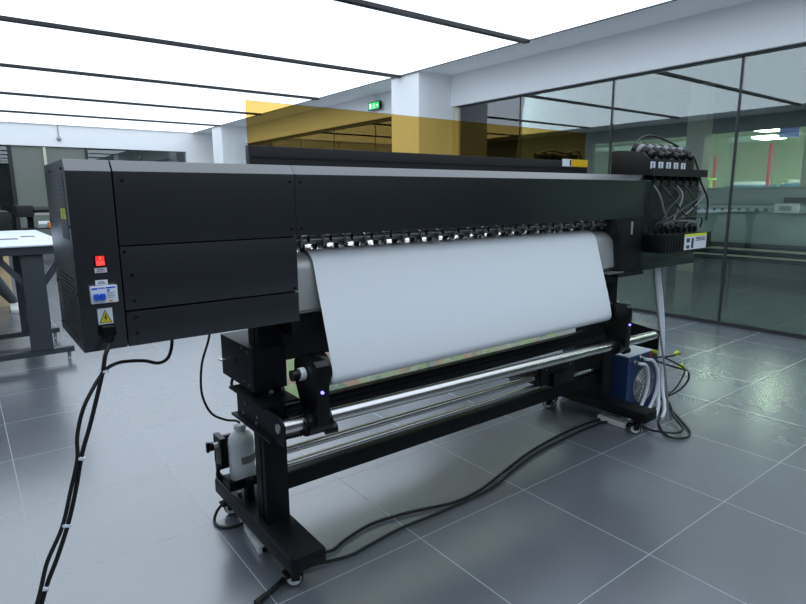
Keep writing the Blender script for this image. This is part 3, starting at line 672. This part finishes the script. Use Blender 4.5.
# floor cables
obj('floor_cable', MB().tube([(0.72, -2.05, 0.009), (0.79, -2.2, 0.009), (0.87, -2.268, 0.009), (0.957, -2.241, 0.009), (1.09, -2.215, 0.009), (1.229, -2.231, 0.009), (1.362, -2.266, 0.009), (1.478, -2.296, 0.009), (1.635, -2.289, 0.009), (1.858, -2.234, 0.009), (2.113, -2.171, 0.009), (2.407, -2.133, 0.009), (2.646, -2.125, 0.009), (2.852, -2.152, 0.009), (3.034, -2.236, 0.009), (3.2, -2.24, 0.009), (3.30, -2.22, 0.009)], 0.0066, 8), 'cable', None, 'black cable on the floor between the stand legs, the one nearer the printer', 'cable')
obj('floor_cable', MB().tube([(0.55, -2.372, 0.009), (0.64, -2.32, 0.009), (0.72, -2.29, 0.009), (0.80, -2.305, 0.009), (0.918, -2.337, 0.009), (1.014, -2.327, 0.009), (1.172, -2.312, 0.009), (1.322, -2.318, 0.009), (1.488, -2.318, 0.009), (1.69, -2.31, 0.009), (1.869, -2.262, 0.009), (2.106, -2.205, 0.009), (2.351, -2.180, 0.009), (2.619, -2.168, 0.009), (2.79, -2.19, 0.009), (2.88, -2.30, 0.009), (2.95, -2.33, 0.009)], 0.0066, 8), 'cable', None, 'black cable on the floor between the stand legs, the one nearer the viewer', 'cable')
obj('floor_cable', MB().tube([(0.30, -2.60, 0.009), (0.42, -2.48, 0.009), (0.545, -2.378, 0.009), (0.535, -2.376, 0.0265), (0.6, -2.35, 0.022), (0.66, -2.32, 0.022)], 0.0066, 8), 'cable', None, 'short black cable on the floor in front of the left caster', 'cable')
obj('floor_cable', MB().tube([(0.668, -1.79, 0.075), (0.63, -1.785, 0.045), (0.607, -1.80, 0.012), (0.606, -1.84, 0.007), (0.63, -1.875, 0.007), (0.67, -1.885, 0.007), (0.715, -1.90, 0.012), (0.735, -1.95, 0.02)], 0.006, 8), 'cable', None, 'thin black lead looping beside the rear left caster', 'cable')
obj('coiled_floor_cable', MB().tube([(3.30, -2.19, 0.06), (3.27, -2.23, 0.012), (3.162, -2.304, 0.009), (3.02, -2.36, 0.009), (2.92, -2.43, 0.009), (2.852, -2.508, 0.009), (2.87, -2.56, 0.009), (2.94, -2.575, 0.009), (3.02, -2.54, 0.009), (3.11, -2.45, 0.011), (3.2, -2.36, 0.012), (3.26, -2.27, 0.024), (3.31, -2.215, 0.04), (3.38, -2.17, 0.02), (3.36, -2.24, 0.012), (3.22, -2.33, 0.026), (3.1, -2.41, 0.026), (2.99, -2.515, 0.024), (2.91, -2.535, 0.024), (2.85, -2.48, 0.024), (2.85, -2.40, 0.012), (2.89, -2.33, 0.009)], 0.006, 8), 'cable', None, 'black cable coiled on the floor in front of the blue chiller', 'cable')
# power strips under the stand feet
def adapter(name, p0, p1, label):
    p0, p1 = Vector(p0), Vector(p1); d = p1 - p0; L = d.length; ang = math.atan2(d.y, d.x)
    t = thing(name, (p0 + p1) / 2, label, 'adapter')
    rot = Matrix.Translation((p0 + p1) / 2) @ Matrix.Rotation(ang, 4, 'Z')
    a = MB().box(-L / 2, L / 2, -0.026, 0.026, 0.002, 0.034, 0.004); a.bm.transform(rot); obj('adapter_case', a, 'white', t)
    b = MB().box(L / 2 - 0.002, L / 2 + 0.008, -0.012, 0.012, 0.01, 0.028, 0.002); b.bm.transform(rot); obj('adapter_socket', b, 'plastic', t)
adapter('power_adapter', (0.705, -1.93, 0), (0.685, -2.12, 0), 'white power adapter lying under the left stand foot')
adapter('power_adapter', (2.80, -2.12, 0), (2.795, -2.30, 0), 'white power adapter lying under the right stand foot')

# ---------------------------------------------------------------- blue chiller
cx0, cx1, cy0, cy1, cz1 = 2.93, 3.275, -2.2, -1.735, 0.372
ch = thing('water_chiller', (3.1, -1.9, 0), 'blue metal water chiller box with white top behind the right stand foot', 'chiller')
obj('chiller_body', MB().box(cx0, cx1, cy0, cy1, 0.012, cz1 - 0.006, 0.004), 'chiller', ch)
obj('chiller_lid', MB().box(cx0 + .002, cx1 - .002, cy0 + .002, cy1 - .002, cz1 - 0.008, cz1, 0.002), 'chillertop', ch, label='white lid')
for (x, y) in ((cx0 + .04, cy0 + .05), (cx1 - .04, cy0 + .05), (cx0 + .04, cy1 - .05), (cx1 - .04, cy1 - .05)):
    obj('foot', MB().cyl((x, y, 0), (x, y, 0.014), 0.016, 12), 'rubber', ch)
fg = obj('fan_guard', MB().lathe((3.11, cy0 - 0.001, 0.17), (0, -1, 0), [(0.115, 0), (0.115, 0.003), (0.105, 0.004)], 36), 'greycable', ch)
gr = MB()
for r in (0.03, 0.055, 0.08, 0.1):
    gr.tube([(3.11 + r * math.cos(2 * PI * k / 24), cy0 - 0.007, 0.17 + r * math.sin(2 * PI * k / 24)) for k in range(25)], 0.0022, 6, smooth=0)
for k in range(4):
    a = PI * k / 4 + .3; gr.cyl((3.11 - 0.112 * math.cos(a), cy0 - 0.006, 0.17 - 0.112 * math.sin(a)), (3.11 + 0.112 * math.cos(a), cy0 - 0.006, 0.17 + 0.112 * math.sin(a)), 0.002, 6)
obj('guard_ring', gr, 'chrome', fg)
screws(ch, [(cx0 + .012, cy0, 0.35), (cx0 + .012, cy0, 0.24), (cx0 + .012, cy0, 0.12), (cx1 - .012, cy0, 0.3)], 'screwlight')
for x, z in ((2.99, 0.328), (3.05, 0.346)):
    obj('hose_barb', MB().cyl((x, cy0, z), (x, cy0 - 0.03, z), 0.012, 12).cyl((x, cy0 - .004, z), (x, cy0 - 0.01, z), 0.017, 8), 'chrome', ch)
obj('red_connector', MB().cyl((3.16, cy0, 0.345), (3.16, cy0 - 0.012, 0.345), 0.011, 12), 'redpole', ch)
obj('yellow_connector', MB().cyl((3.2, cy0, 0.362), (3.2, cy0 - 0.025, 0.362), 0.014, 12), 'yelglow', ch)
obj('power_inlet', MB().box(3.08, 3.13, cy0 - 0.02, cy0, 0.325, 0.352, 0.003), 'plastic', ch)
def hose(pts, label, r=0.0095):
    return obj('water_hose', MB().tube(pts, r, 10, smooth=5), 'hose', None, label, 'hose')
hose([(2.99, cy0 - .034, 0.328), (2.992, cy0 - .044, 0.328), (3.02, cy0 - .055, 0.322), (3.06, cy0 - .05, 0.28), (3.075, cy0 - .05, 0.2), (3.04, cy0 - .05, 0.1), (2.97, cy0 - .048, 0.03), (2.885, cy0 - .045, 0.012)], 'white hose bending down from the chiller front, nearest the stand')
hose([(3.05, cy0 - .034, 0.346), (3.052, cy0 - .05, 0.346), (3.08, cy0 - .068, 0.338), (3.117, cy0 - .078, 0.28), (3.13, cy0 - .08, 0.19), (3.09, cy0 - .08, 0.09), (3.01, cy0 - .08, 0.025), (2.91, cy0 - .08, 0.012)], 'white hose bending down from the chiller front, second from the stand')
hose([(3.125, -2.215, 0.886), (3.150, -2.217, 0.80), (3.174, -2.224, 0.68), (3.188, -2.234, 0.555), (3.192, -2.242, 0.428), (3.183, -2.25, 0.272), (3.162, -2.27, 0.14), (3.11, -2.305, 0.05), (3.03, -2.325, 0.012)], 'white hose from the printer underside down past the chiller, the left of the pair', 0.0105)
hose([(3.157, -2.215, 0.886), (3.182, -2.217, 0.80), (3.208, -2.224, 0.68), (3.222, -2.234, 0.555), (3.228, -2.242, 0.428), (3.219, -2.252, 0.272), (3.20, -2.275, 0.14), (3.15, -2.325, 0.05), (3.06, -2.36, 0.012)], 'white hose from the printer underside down past the chiller, the right of the pair', 0.0105)
obj('grey_cable', MB().tube([(3.095, -2.22, 0.888), (3.118, -2.228, 0.75), (3.13, -2.26, 0.55), (3.12, -2.31, 0.35), (3.10, -2.35, 0.2), (3.09, -2.375, 0.05), (3.06, -2.395, 0.009)], 0.006), 'greycable', None, 'thin grey cable running beside the tall white hoses', 'cable')
def tag_cable(p, q, lab, tp):
    t = thing('tagged_cable', p, lab, 'cable')
    obj('cord', MB().tube(q, 0.0055, 8), 'cable', t)
    tp = Vector(tp); obj('yellow_tag', MB().prism([(tp.x - .03, tp.z - .012), (tp.x + .015, tp.z - .018), (tp.x + .035, tp.z), (tp.x + .012, tp.z + .018), (tp.x - .028, tp.z + .012)], 'y', tp.y - .006, tp.y + .006, 0.002), 'yelglow', t)
tag_cable((3.3, -2.2, 0.3), [(3.10, cy0 - .026, 0.345), (3.2, cy0 - .10, 0.35), (3.32, cy0 - .10, 0.345), (3.40, cy0 - .07, 0.325), (3.45, cy0 - .03, 0.305)], 'black cable with a yellow tag beside the chiller, the upper one', (3.465, -2.215, 0.302))
tag_cable((3.3, -2.2, 0.2), [(3.16, cy0 - .016, 0.345), (3.16, cy0 - .024, 0.345), (3.172, cy0 - .028, 0.344), (3.25, cy0 - .02, 0.33), (3.31, cy0 - .07, 0.29), (3.37, cy0 - .11, 0.25), (3.42, cy0 - .09, 0.19), (3.36, cy0 - .07, 0.10), (3.31, cy0 - .02, 0.05)], 'black cable with a yellow tag beside the chiller, the lower one', (3.42, -2.27, 0.235))
obj('chiller_lead', MB().tube([(3.122, cy0 - .027, 0.332), (3.24, cy0 - .13, 0.28), (3.36, cy0 - .14, 0.24), (3.40, cy0 - .13, 0.17), (3.33, cy0 - .11, 0.11), (3.27, cy0 - .05, 0.06), (3.29, cy0 + .0, 0.02)], 0.006), 'cable', None, 'black lead arching from the chiller front to the coil on the floor', 'cable')

# ================================================================== TABLE, PERSON, LEFT BACKGROUND
tz = 0.955
wt = thing('work_table', (-0.5, 2.4, 0), 'long grey steel work table with white top left of the printer', 'table')
obj('tabletop', MB().box(-1.75, 0.60, 1.22, 3.72, tz - 0.012, tz, 0.003), 'tabletop', wt)
obj('apron', MB().box(-1.72, 0.57, 1.25, 3.69, tz - 0.075, tz - 0.012, 0.003), 'table', wt)
def table_frame(y, xr=0.56, legs=(-1.45, 0.34), braces=True):
    f = MB().box(-1.7, xr, y, y + 0.05, 0.07, 0.115, 0.003)
    o = obj('floor_rail', f, 'table', wt)
    for cx in legs:
        obj('leg', MB().box(cx - 0.075, cx + 0.075, y - 0.01, y + 0.06, 0.115, tz - 0.07, 0.004), 'table', wt)
        for s in (-1, 1) if braces else ():
            b = MB().prism([(cx + s * 0.07, 0.62), (cx + s * 0.07, 0.69), (cx + s * 0.21, 0.885), (cx + s * 0.265, 0.885)], 'y', y + 0.0, y + 0.05, 0.003)
            obj('brace', b, 'table', wt)
    for cx in (-1.62, xr - 0.04):
        c = obj('caster', MB().box(cx - 0.012, cx + 0.012, y + 0.002, y + 0.04, 0.03, 0.07, 0.002), 'screwlight', wt)
        obj('wheel', MB().cyl((cx - 0.01, y + 0.03, 0.024), (cx + 0.01, y + 0.03, 0.024), 0.024, 14), 'white', c)
table_frame(1.30); table_frame(2.15, braces=False); table_frame(3.4, -0.25, (-1.45, -0.45), False)
ps = obj('paper_sheet', MB().box(-0.3, 0.52, 1.75, 2.9, tz, tz + 0.002), 'label', None, 'white paper with dark marks lying on the work table', 'paper')
obj('drawing', MB().box(0.12, 0.32, 2.0, 2.2, tz + 0.0015, tz + 0.003).box(0.36, 0.47, 2.3, 2.5, tz + 0.0015, tz + 0.003).box(-0.05, 0.08, 2.1, 2.2, tz + 0.0015, tz + 0.003), 'ink', ps)

# cardboard carton behind the table
ct = thing('carton', (0.0, 4.75, 0), 'tall brown cardboard carton behind the work table', 'carton')
obj('carton_body', MB().box(-0.35, 0.36, 4.5, 5.0, 0, 0.80, 0.004), 'carton', ct)
obj('tape', MB().box(-0.352, 0.362, 4.72, 4.78, 0.0, 0.802), mat('parcel_tape', (170, 130, 80), 0.3), ct)
obj('bag', MB().box(-0.02, 0.30, 4.42, 4.49, 0.50, 0.79, 0.02).tube([(0.05, 4.455, 0.78), (0.1, 4.45, 0.86), (0.2, 4.45, 0.86), (0.25, 4.455, 0.78)], 0.01), 'jacket', ct, label='black bag hung against the carton')

# stool and seated person (only a lower leg shows beside the table leg)
sto = thing('stool', (-0.33, 4.18, 0), 'black stool behind the work table under the seated person', 'stool')
obj('seat', MB().cyl((-0.35, 4.18, 0.375), (-0.35, 4.18, 0.41), 0.17, 24), 'plastic', sto)
for a in (0.8, 2.37, 3.94, 5.5):
    obj('leg', MB().cyl((-0.33 + .1 * math.cos(a), 4.18 + .1 * math.sin(a), 0.38), (-0.33 + .17 * math.cos(a), 4.18 + .17 * math.sin(a), 0), 0.013, 8), 'table', sto)

def person():
    V = []; E = []; R = []
    def v(p, r, par=None):
        V.append(Vector(p)); R.append(r); i = len(V) - 1
        if par is not None: E.append((par, i))
        return i
    pel = v((-0.36, 4.18, 0.555), (0.125, 0.14))
    wai = v((-0.37, 4.18, 0.75), (0.105, 0.13), pel); che = v((-0.33, 4.18, 0.98), (0.115, 0.15), wai)
    sho = v((-0.30, 4.18, 1.08), (0.08, 0.09), che); nek = v((-0.28, 4.18, 1.16), (0.052, 0.052), sho)
    hd0 = v((-0.265, 4.18, 1.22), (0.07, 0.068), nek); hd1 = v((-0.255, 4.18, 1.30), (0.093, 0.078), hd0); v((-0.262, 4.18, 1.375), (0.062, 0.058), hd1)
    for s, foot in ((-1, (0.33, 4.10)), (1, (0.10, 4.34))):
        h = v((-0.30, 4.18 + s * 0.09, 0.54), (0.088, 0.088), pel)
        kx = 0.10 if s < 0 else 0.08
        k = v((kx, 4.18 + s * 0.12, 0.53), (0.085, 0.085), h)
        c = v((kx * .55 + foot[0] * .45, (4.18 + s * .12) * .55 + foot[1] * .45, 0.33), (0.078, 0.078), k)
        a = v((foot[0] - 0.0, foot[1], 0.12), (0.052, 0.052), c)
        v((foot[0] + 0.01, foot[1], 0.055), (0.036, 0.036), a)
    for s in (-1, 1):
        sh = v((-0.31, 4.18 + s * 0.16, 1.06), (0.056, 0.056), sho)
        el = v((-0.22, 4.18 + s * 0.23, 0.82), (0.044, 0.044), sh)
        wr = v((0.0, 4.18 + s * 0.16, 0.72), (0.03, 0.03), el)
        hnd = v((0.07, 4.18 + s * 0.14, 0.69), (0.034, 0.022), wr)
        for j in range(4):
            f0 = v((0.105, 4.18 + s * 0.14 + (j - 1.5) * 0.021, 0.675), (0.010, 0.010), hnd)
            f1 = v((0.14 - 0.004 * abs(j - 1), 4.18 + s * 0.14 + (j - 1.5) * 0.022, 0.655), (0.009, 0.009), f0)
            v((0.157 - 0.006 * abs(j - 1), 4.18 + s * 0.14 + (j - 1.5) * 0.022, 0.63), (0.0075, 0.0075), f1)
        t0 = v((0.06, 4.18 + s * 0.14 - s * 0.035, 0.68), (0.011, 0.011), hnd); v((0.09, 4.18 + s * 0.14 - s * 0.055, 0.665), (0.009, 0.009), t0)
    org = Vector((-0.33, 4.18, 0.0))
    me = bpy.data.meshes.new('person'); me.from_pydata([p - org for p in V], E, []); me.update()
    o = bpy.data.objects.new('person', me)
    link(o, None, org)
    sk = o.modifiers.new('skin', 'SKIN')
    for i, d in enumerate(me.skin_vertices[0].data):
        d.radius = R[i] if isinstance(R[i], tuple) else (R[i], R[i]); d.use_root = (i == 0)
    ss = o.modifiers.new('sub', 'SUBSURF'); ss.levels = 2; ss.render_levels = 2
    dg = bpy.context.evaluated_depsgraph_get(); me2 = bpy.data.meshes.new_from_object(o.evaluated_get(dg))
    o.modifiers.clear(); o.data = me2
    for m in ('jacket', 'trouser', 'skin'): me2.materials.append(M[m])
    for p in me2.polygons:
        p.use_smooth = True; c = p.center + org
        if c.z > 1.12 or (c.x > -0.02 and c.z > 0.61): p.material_index = 2
        elif c.z < 0.68 and not (c.x < 0.0 and abs(c.y - 4.18) > 0.2): p.material_index = 1
        else: p.material_index = 0
    setp(o, 'seated person in grey trousers and pale shoes behind the work table', 'person')
    obj('hair', MB().sphere((-0.285, 4.18, 1.345), 0.092, (1.0, 0.9, 0.8), 18), 'hair', o)
    for s in (-1, 1):
        obj('eye', MB().sphere((-0.172, 4.18 + s * 0.03, 1.30), 0.011), 'gap', o)
        obj('ear', MB().sphere((-0.262, 4.18 + s * 0.08, 1.285), 0.026, (0.7, 0.4, 1.1)), 'skin', o)
    obj('nose', MB().lathe((-0.175, 4.18, 1.285), (0.9, 0, -0.3), [(0.018, 0), (0.014, 0.012), (0.008, 0.022)], 10), 'skin', o)
    obj('mouth', MB().sphere((-0.182, 4.18, 1.238), 0.014, (0.4, 1.4, 0.4)), mat('lips', (170, 100, 90), 0.5), o)
    for foot in ((0.33, 4.10), (0.10, 4.34)):
        x, y = foot
        sh = MB().prism([(y + 0.06, 0.012), (y + 0.065, 0.06), (y + 0.045, 0.105), (y - 0.035, 0.10), (y - 0.075, 0.068), (y - 0.15, 0.055), (y - 0.185, 0.035), (y - 0.185, 0.012)], 'x', x - 0.045, x + 0.045, 0.012)
        so = obj('shoe', sh, 'shoe', o)
        obj('sole', MB().box(x - 0.048, x + 0.048, y - 0.19, y + 0.068, 0.0, 0.02, 0.005), 'white', so)
person()

# distant wide printers on the left
def far_printer(x0, x1, y, zb, zt, label, tone):
    t = thing('distant_printer', ((x0 + x1) / 2, y, 0), label, 'printer')
    obj('printer_body', MB().prism([(y - .35, zb), (y - .38, zb + (zt - zb) * .6), (y - .3, zt), (y + .3, zt), (y + .35, zb)], 'x', x0 + 0.3, x1 - 0.3, 0.01), tone, t)
    for a, b in ((x0, x0 + 0.29), (x1 - 0.29, x1)):
        obj('end_cover', MB().box(a, b, y - .4, y + .36, zb - 0.05, zt + 0.03, 0.02), 'black', t)
    obj('media_roll', MB().cyl((x0 + 0.35, y - .38, zb - 0.2), (x1 - 0.35, y - .38, zb - 0.2), 0.07, 18), 'white', t)
    obj('front_rail', MB().box(x0 + .3, x1 - .3, y - .42, y - .37, zb - 0.02, zb + 0.03, 0.004), 'alu', t)
    for a in (x0 + 0.2, x1 - 0.3):
        obj('leg', MB().box(a, a + 0.1, y - .1, y + .1, 0.08, zb - .04, 0.005), 'stand', t)
        obj('foot', MB().box(a, a + 0.1, y - .4, y + .4, 0.0, 0.08, 0.005), 'stand', t)
    obj('crossbeam', MB().box(x0 + .25, x1 - .25, y - .05, y + .05, 0.3, 0.42), 'stand', t)
    return t
far_printer(0.86, 3.4, 10.2, 0.98, 1.13, 'black wide format printer far off against the grey green wall board', 'plastic')
rk_ = thing('storage_rack', (1.3, 9.6, 0), 'low black rack in front of the far printer at the wall board', 'rack')
obj('rack_shelf', MB().box(0.9, 1.9, 9.4, 9.75, 0.70, 0.72, 0.003), 'plastic', rk_)
for x in (0.92, 1.85): obj('leg', MB().box(x, x + 0.04, 9.42, 9.73, 0, 0.70, 0.003), 'plastic', rk_)
obj('storage_box', MB().box(1.34, 1.46, 9.45, 9.6, 0.7215, 0.83, 0.004), 'orange', None, 'small orange box on the low black rack far left', 'box')
obj('storage_box', MB().box(1.16, 1.31, 9.45, 9.6, 0.7215, 0.80, 0.004), 'hallgrey', None, 'small grey box on the low black rack far left', 'box')
far_printer(-1.8, 0.62, 8.3, 0.80, 1.06, 'black wide format printer far left, nearer than the one by the wall board', 'plastic')

# large machine beyond the glass
mx = 8.5
gm = thing('flatbed_machine', (mx + .4, -1.2, 0), 'long grey printing machine beyond the right glass wall', 'machine')
obj('machine_hood', MB().prism([(mx + 0.02, 1.16), (mx + 0.0, 1.26), (mx + .15, 1.345), (mx + .8, 1.345), (mx + .8, 1.16)], 'y', -4.6, 0.75, 0.01), 'hallgrey', gm)
obj('hood_slot', MB().box(mx - 0.004, mx + 0.05, -1.35, -0.95, 1.18, 1.25), 'gap', gm)
rb = obj('guide_rail', MB().box(mx - 0.06, mx + .1, -4.6, 0.6, 1.05, 1.14, 0.004), 'hallpanel', gm)
for i in range(14):
    y = 0.45 - i * 0.11
    obj('rail_bracket', MB().box(mx - 0.075, mx - 0.055, y - 0.03, y + 0.01, 1.065, 1.105, 0.003), 'darkframe', rb)
obj('front_panel', MB().box(mx, mx + 0.7, -4.6, 0.72, 0.63, 1.05, 0.01), 'hallpanel', gm)
for z in (0.60, 0.50, 0.42):
    obj('roller_bar', MB().cyl((mx - 0.12, -4.5, z), (mx - 0.12, 0.55, z), 0.028, 14), 'black', gm)
obj('roller_frame', MB().box(mx - 0.16, mx - 0.08, -4.5, 0.6, 0.545, 0.565).box(mx - 0.16, mx - 0.08, -4.5, 0.6, 0.453, 0.47), 'jamb', gm)
for y in (-4.2, -2.9, -1.55, -0.3, 0.5):
    obj('leg', MB().box(mx + 0.0, mx + 0.1, y - .05, y + .05, 0.0, 0.63, 0.004), 'darkframe', gm)
bx = obj('control_box', MB().box(mx - 0.16, mx - 0.062, -1.16, -0.9, 1.055, 1.17, 0.004), 'white', gm, label='small white box on the machine rail')
obj('box_label', MB().box(mx - 0.163, mx - 0.159, -1.1, -0.96, 1.08, 1.14), 'hallgrey', bx)

# exit sign
es = thing('exit_sign', (5.75, 4.39, 2.74), 'green lit exit sign with running figure and arrow beside the white pillar', 'sign')
ex = 5.735
obj('sign_case', MB().box(ex, ex + 0.04, 4.23, 4.57, 2.735, 2.87, 0.004), 'plastic', es)
obj('sign_panel', MB().box(ex - 0.003, ex + 0.001, 4.25, 4.55, 2.748, 2.857), 'exitgreen', es)
sy = lambda a: 4.55 - a                              # across the sign, left to right
def sgn(poly, nm='pictogram'):
    obj(nm, MB().prism([(sy(a), 2.748 + b) for a, b in poly], 'x', ex - 0.006, ex - 0.002), 'exitwhite', es)
sgn([(0.02, 0.02), (0.075, 0.02), (0.075, 0.095), (0.02, 0.095)], 'door_pictogram')
sgn([(0.115, 0.012), (0.128, 0.012), (0.145, 0.042), (0.165, 0.03), (0.178, 0.012), (0.19, 0.018), (0.175, 0.045), (0.155, 0.056), (0.16, 0.068), (0.18, 0.062), (0.18, 0.072), (0.155, 0.082), (0.135, 0.078), (0.12, 0.062), (0.128, 0.056), (0.138, 0.066), (0.135, 0.05)], 'running_figure')
obj('figure_head', MB().cyl((ex - 0.006, sy(0.162), 2.748 + 0.092), (ex - 0.002, sy(0.162), 2.748 + 0.092), 0.009, 12), 'exitwhite', es)
sgn([(0.21, 0.048), (0.25, 0.048), (0.25, 0.03), (0.285, 0.055), (0.25, 0.08), (0.25, 0.062), (0.21, 0.062)], 'arrow')
obj('bracket', MB().box(ex + 0.04, 5.821, 4.38, 4.42, 2.78, 2.82), 'plastic', es)
obj('suspension_rod', MB().cyl((ex + .02, 4.40, 2.87), (ex + .02, 4.40, 2.997), 0.005, 8), 'white', es)
# sprinkler / wall lamp on the far beam
wlp = thing('wall_lamp', (2.05, 12.17, 2.66), 'small round white fitting on the far beam', 'wall fitting')
obj('fitting_base', MB().cyl((2.05, 12.2, 2.68), (2.05, 12.17, 2.68), 0.05, 16), 'hallgrey', wlp)
obj('fitting_dome', MB().sphere((2.05, 12.16, 2.68), 0.045, (1, 0.7, 1)), 'hallgrey', wlp)
obj('conduit', MB().box(2.04, 2.06, 12.18, 12.2, 2.72, 2.99), 'hallgrey', wlp)

# ================================================================== LIGHT, WORLD, CAMERA
w = bpy.data.worlds.new('world'); S.world = w; w.use_nodes = True
w.node_tree.nodes['Background'].inputs[0].default_value = (0.8, 0.9, 1.0, 1); w.node_tree.nodes['Background'].inputs[1].default_value = 0.05

f_px, yaw, pitch, roll = 575.752276, 0.65312859, 0.18313839, -0.00692822
cy_, sy_ = math.cos(yaw), math.sin(yaw)
fwd = Vector((sy_ * math.cos(pitch), cy_ * math.cos(pitch), -math.sin(pitch)))
right = Vector((cy_, -sy_, 0)); up = right.cross(fwd)
r2 = right * math.cos(roll) + up * math.sin(roll); u2 = -right * math.sin(roll) + up * math.cos(roll)
cam = bpy.data.cameras.new('camera'); co = bpy.data.objects.new('camera', cam); COL.objects.link(co)
cam.sensor_fit = 'HORIZONTAL'; cam.sensor_width = 36; cam.lens = f_px / 806 * 36; cam.clip_start = 0.05; cam.clip_end = 100
mtx = Matrix((r2, u2, -fwd)).transposed().to_4x4(); mtx.translation = Vector((-0.08167, -3.97502, 1.30816))
co.matrix_world = mtx
S.camera = co
vs = S.view_settings; vs.view_transform = 'Standard'; vs.look = 'None'; vs.gamma = 1; vs.use_curve_mapping = False; vs.exposure = 0.0
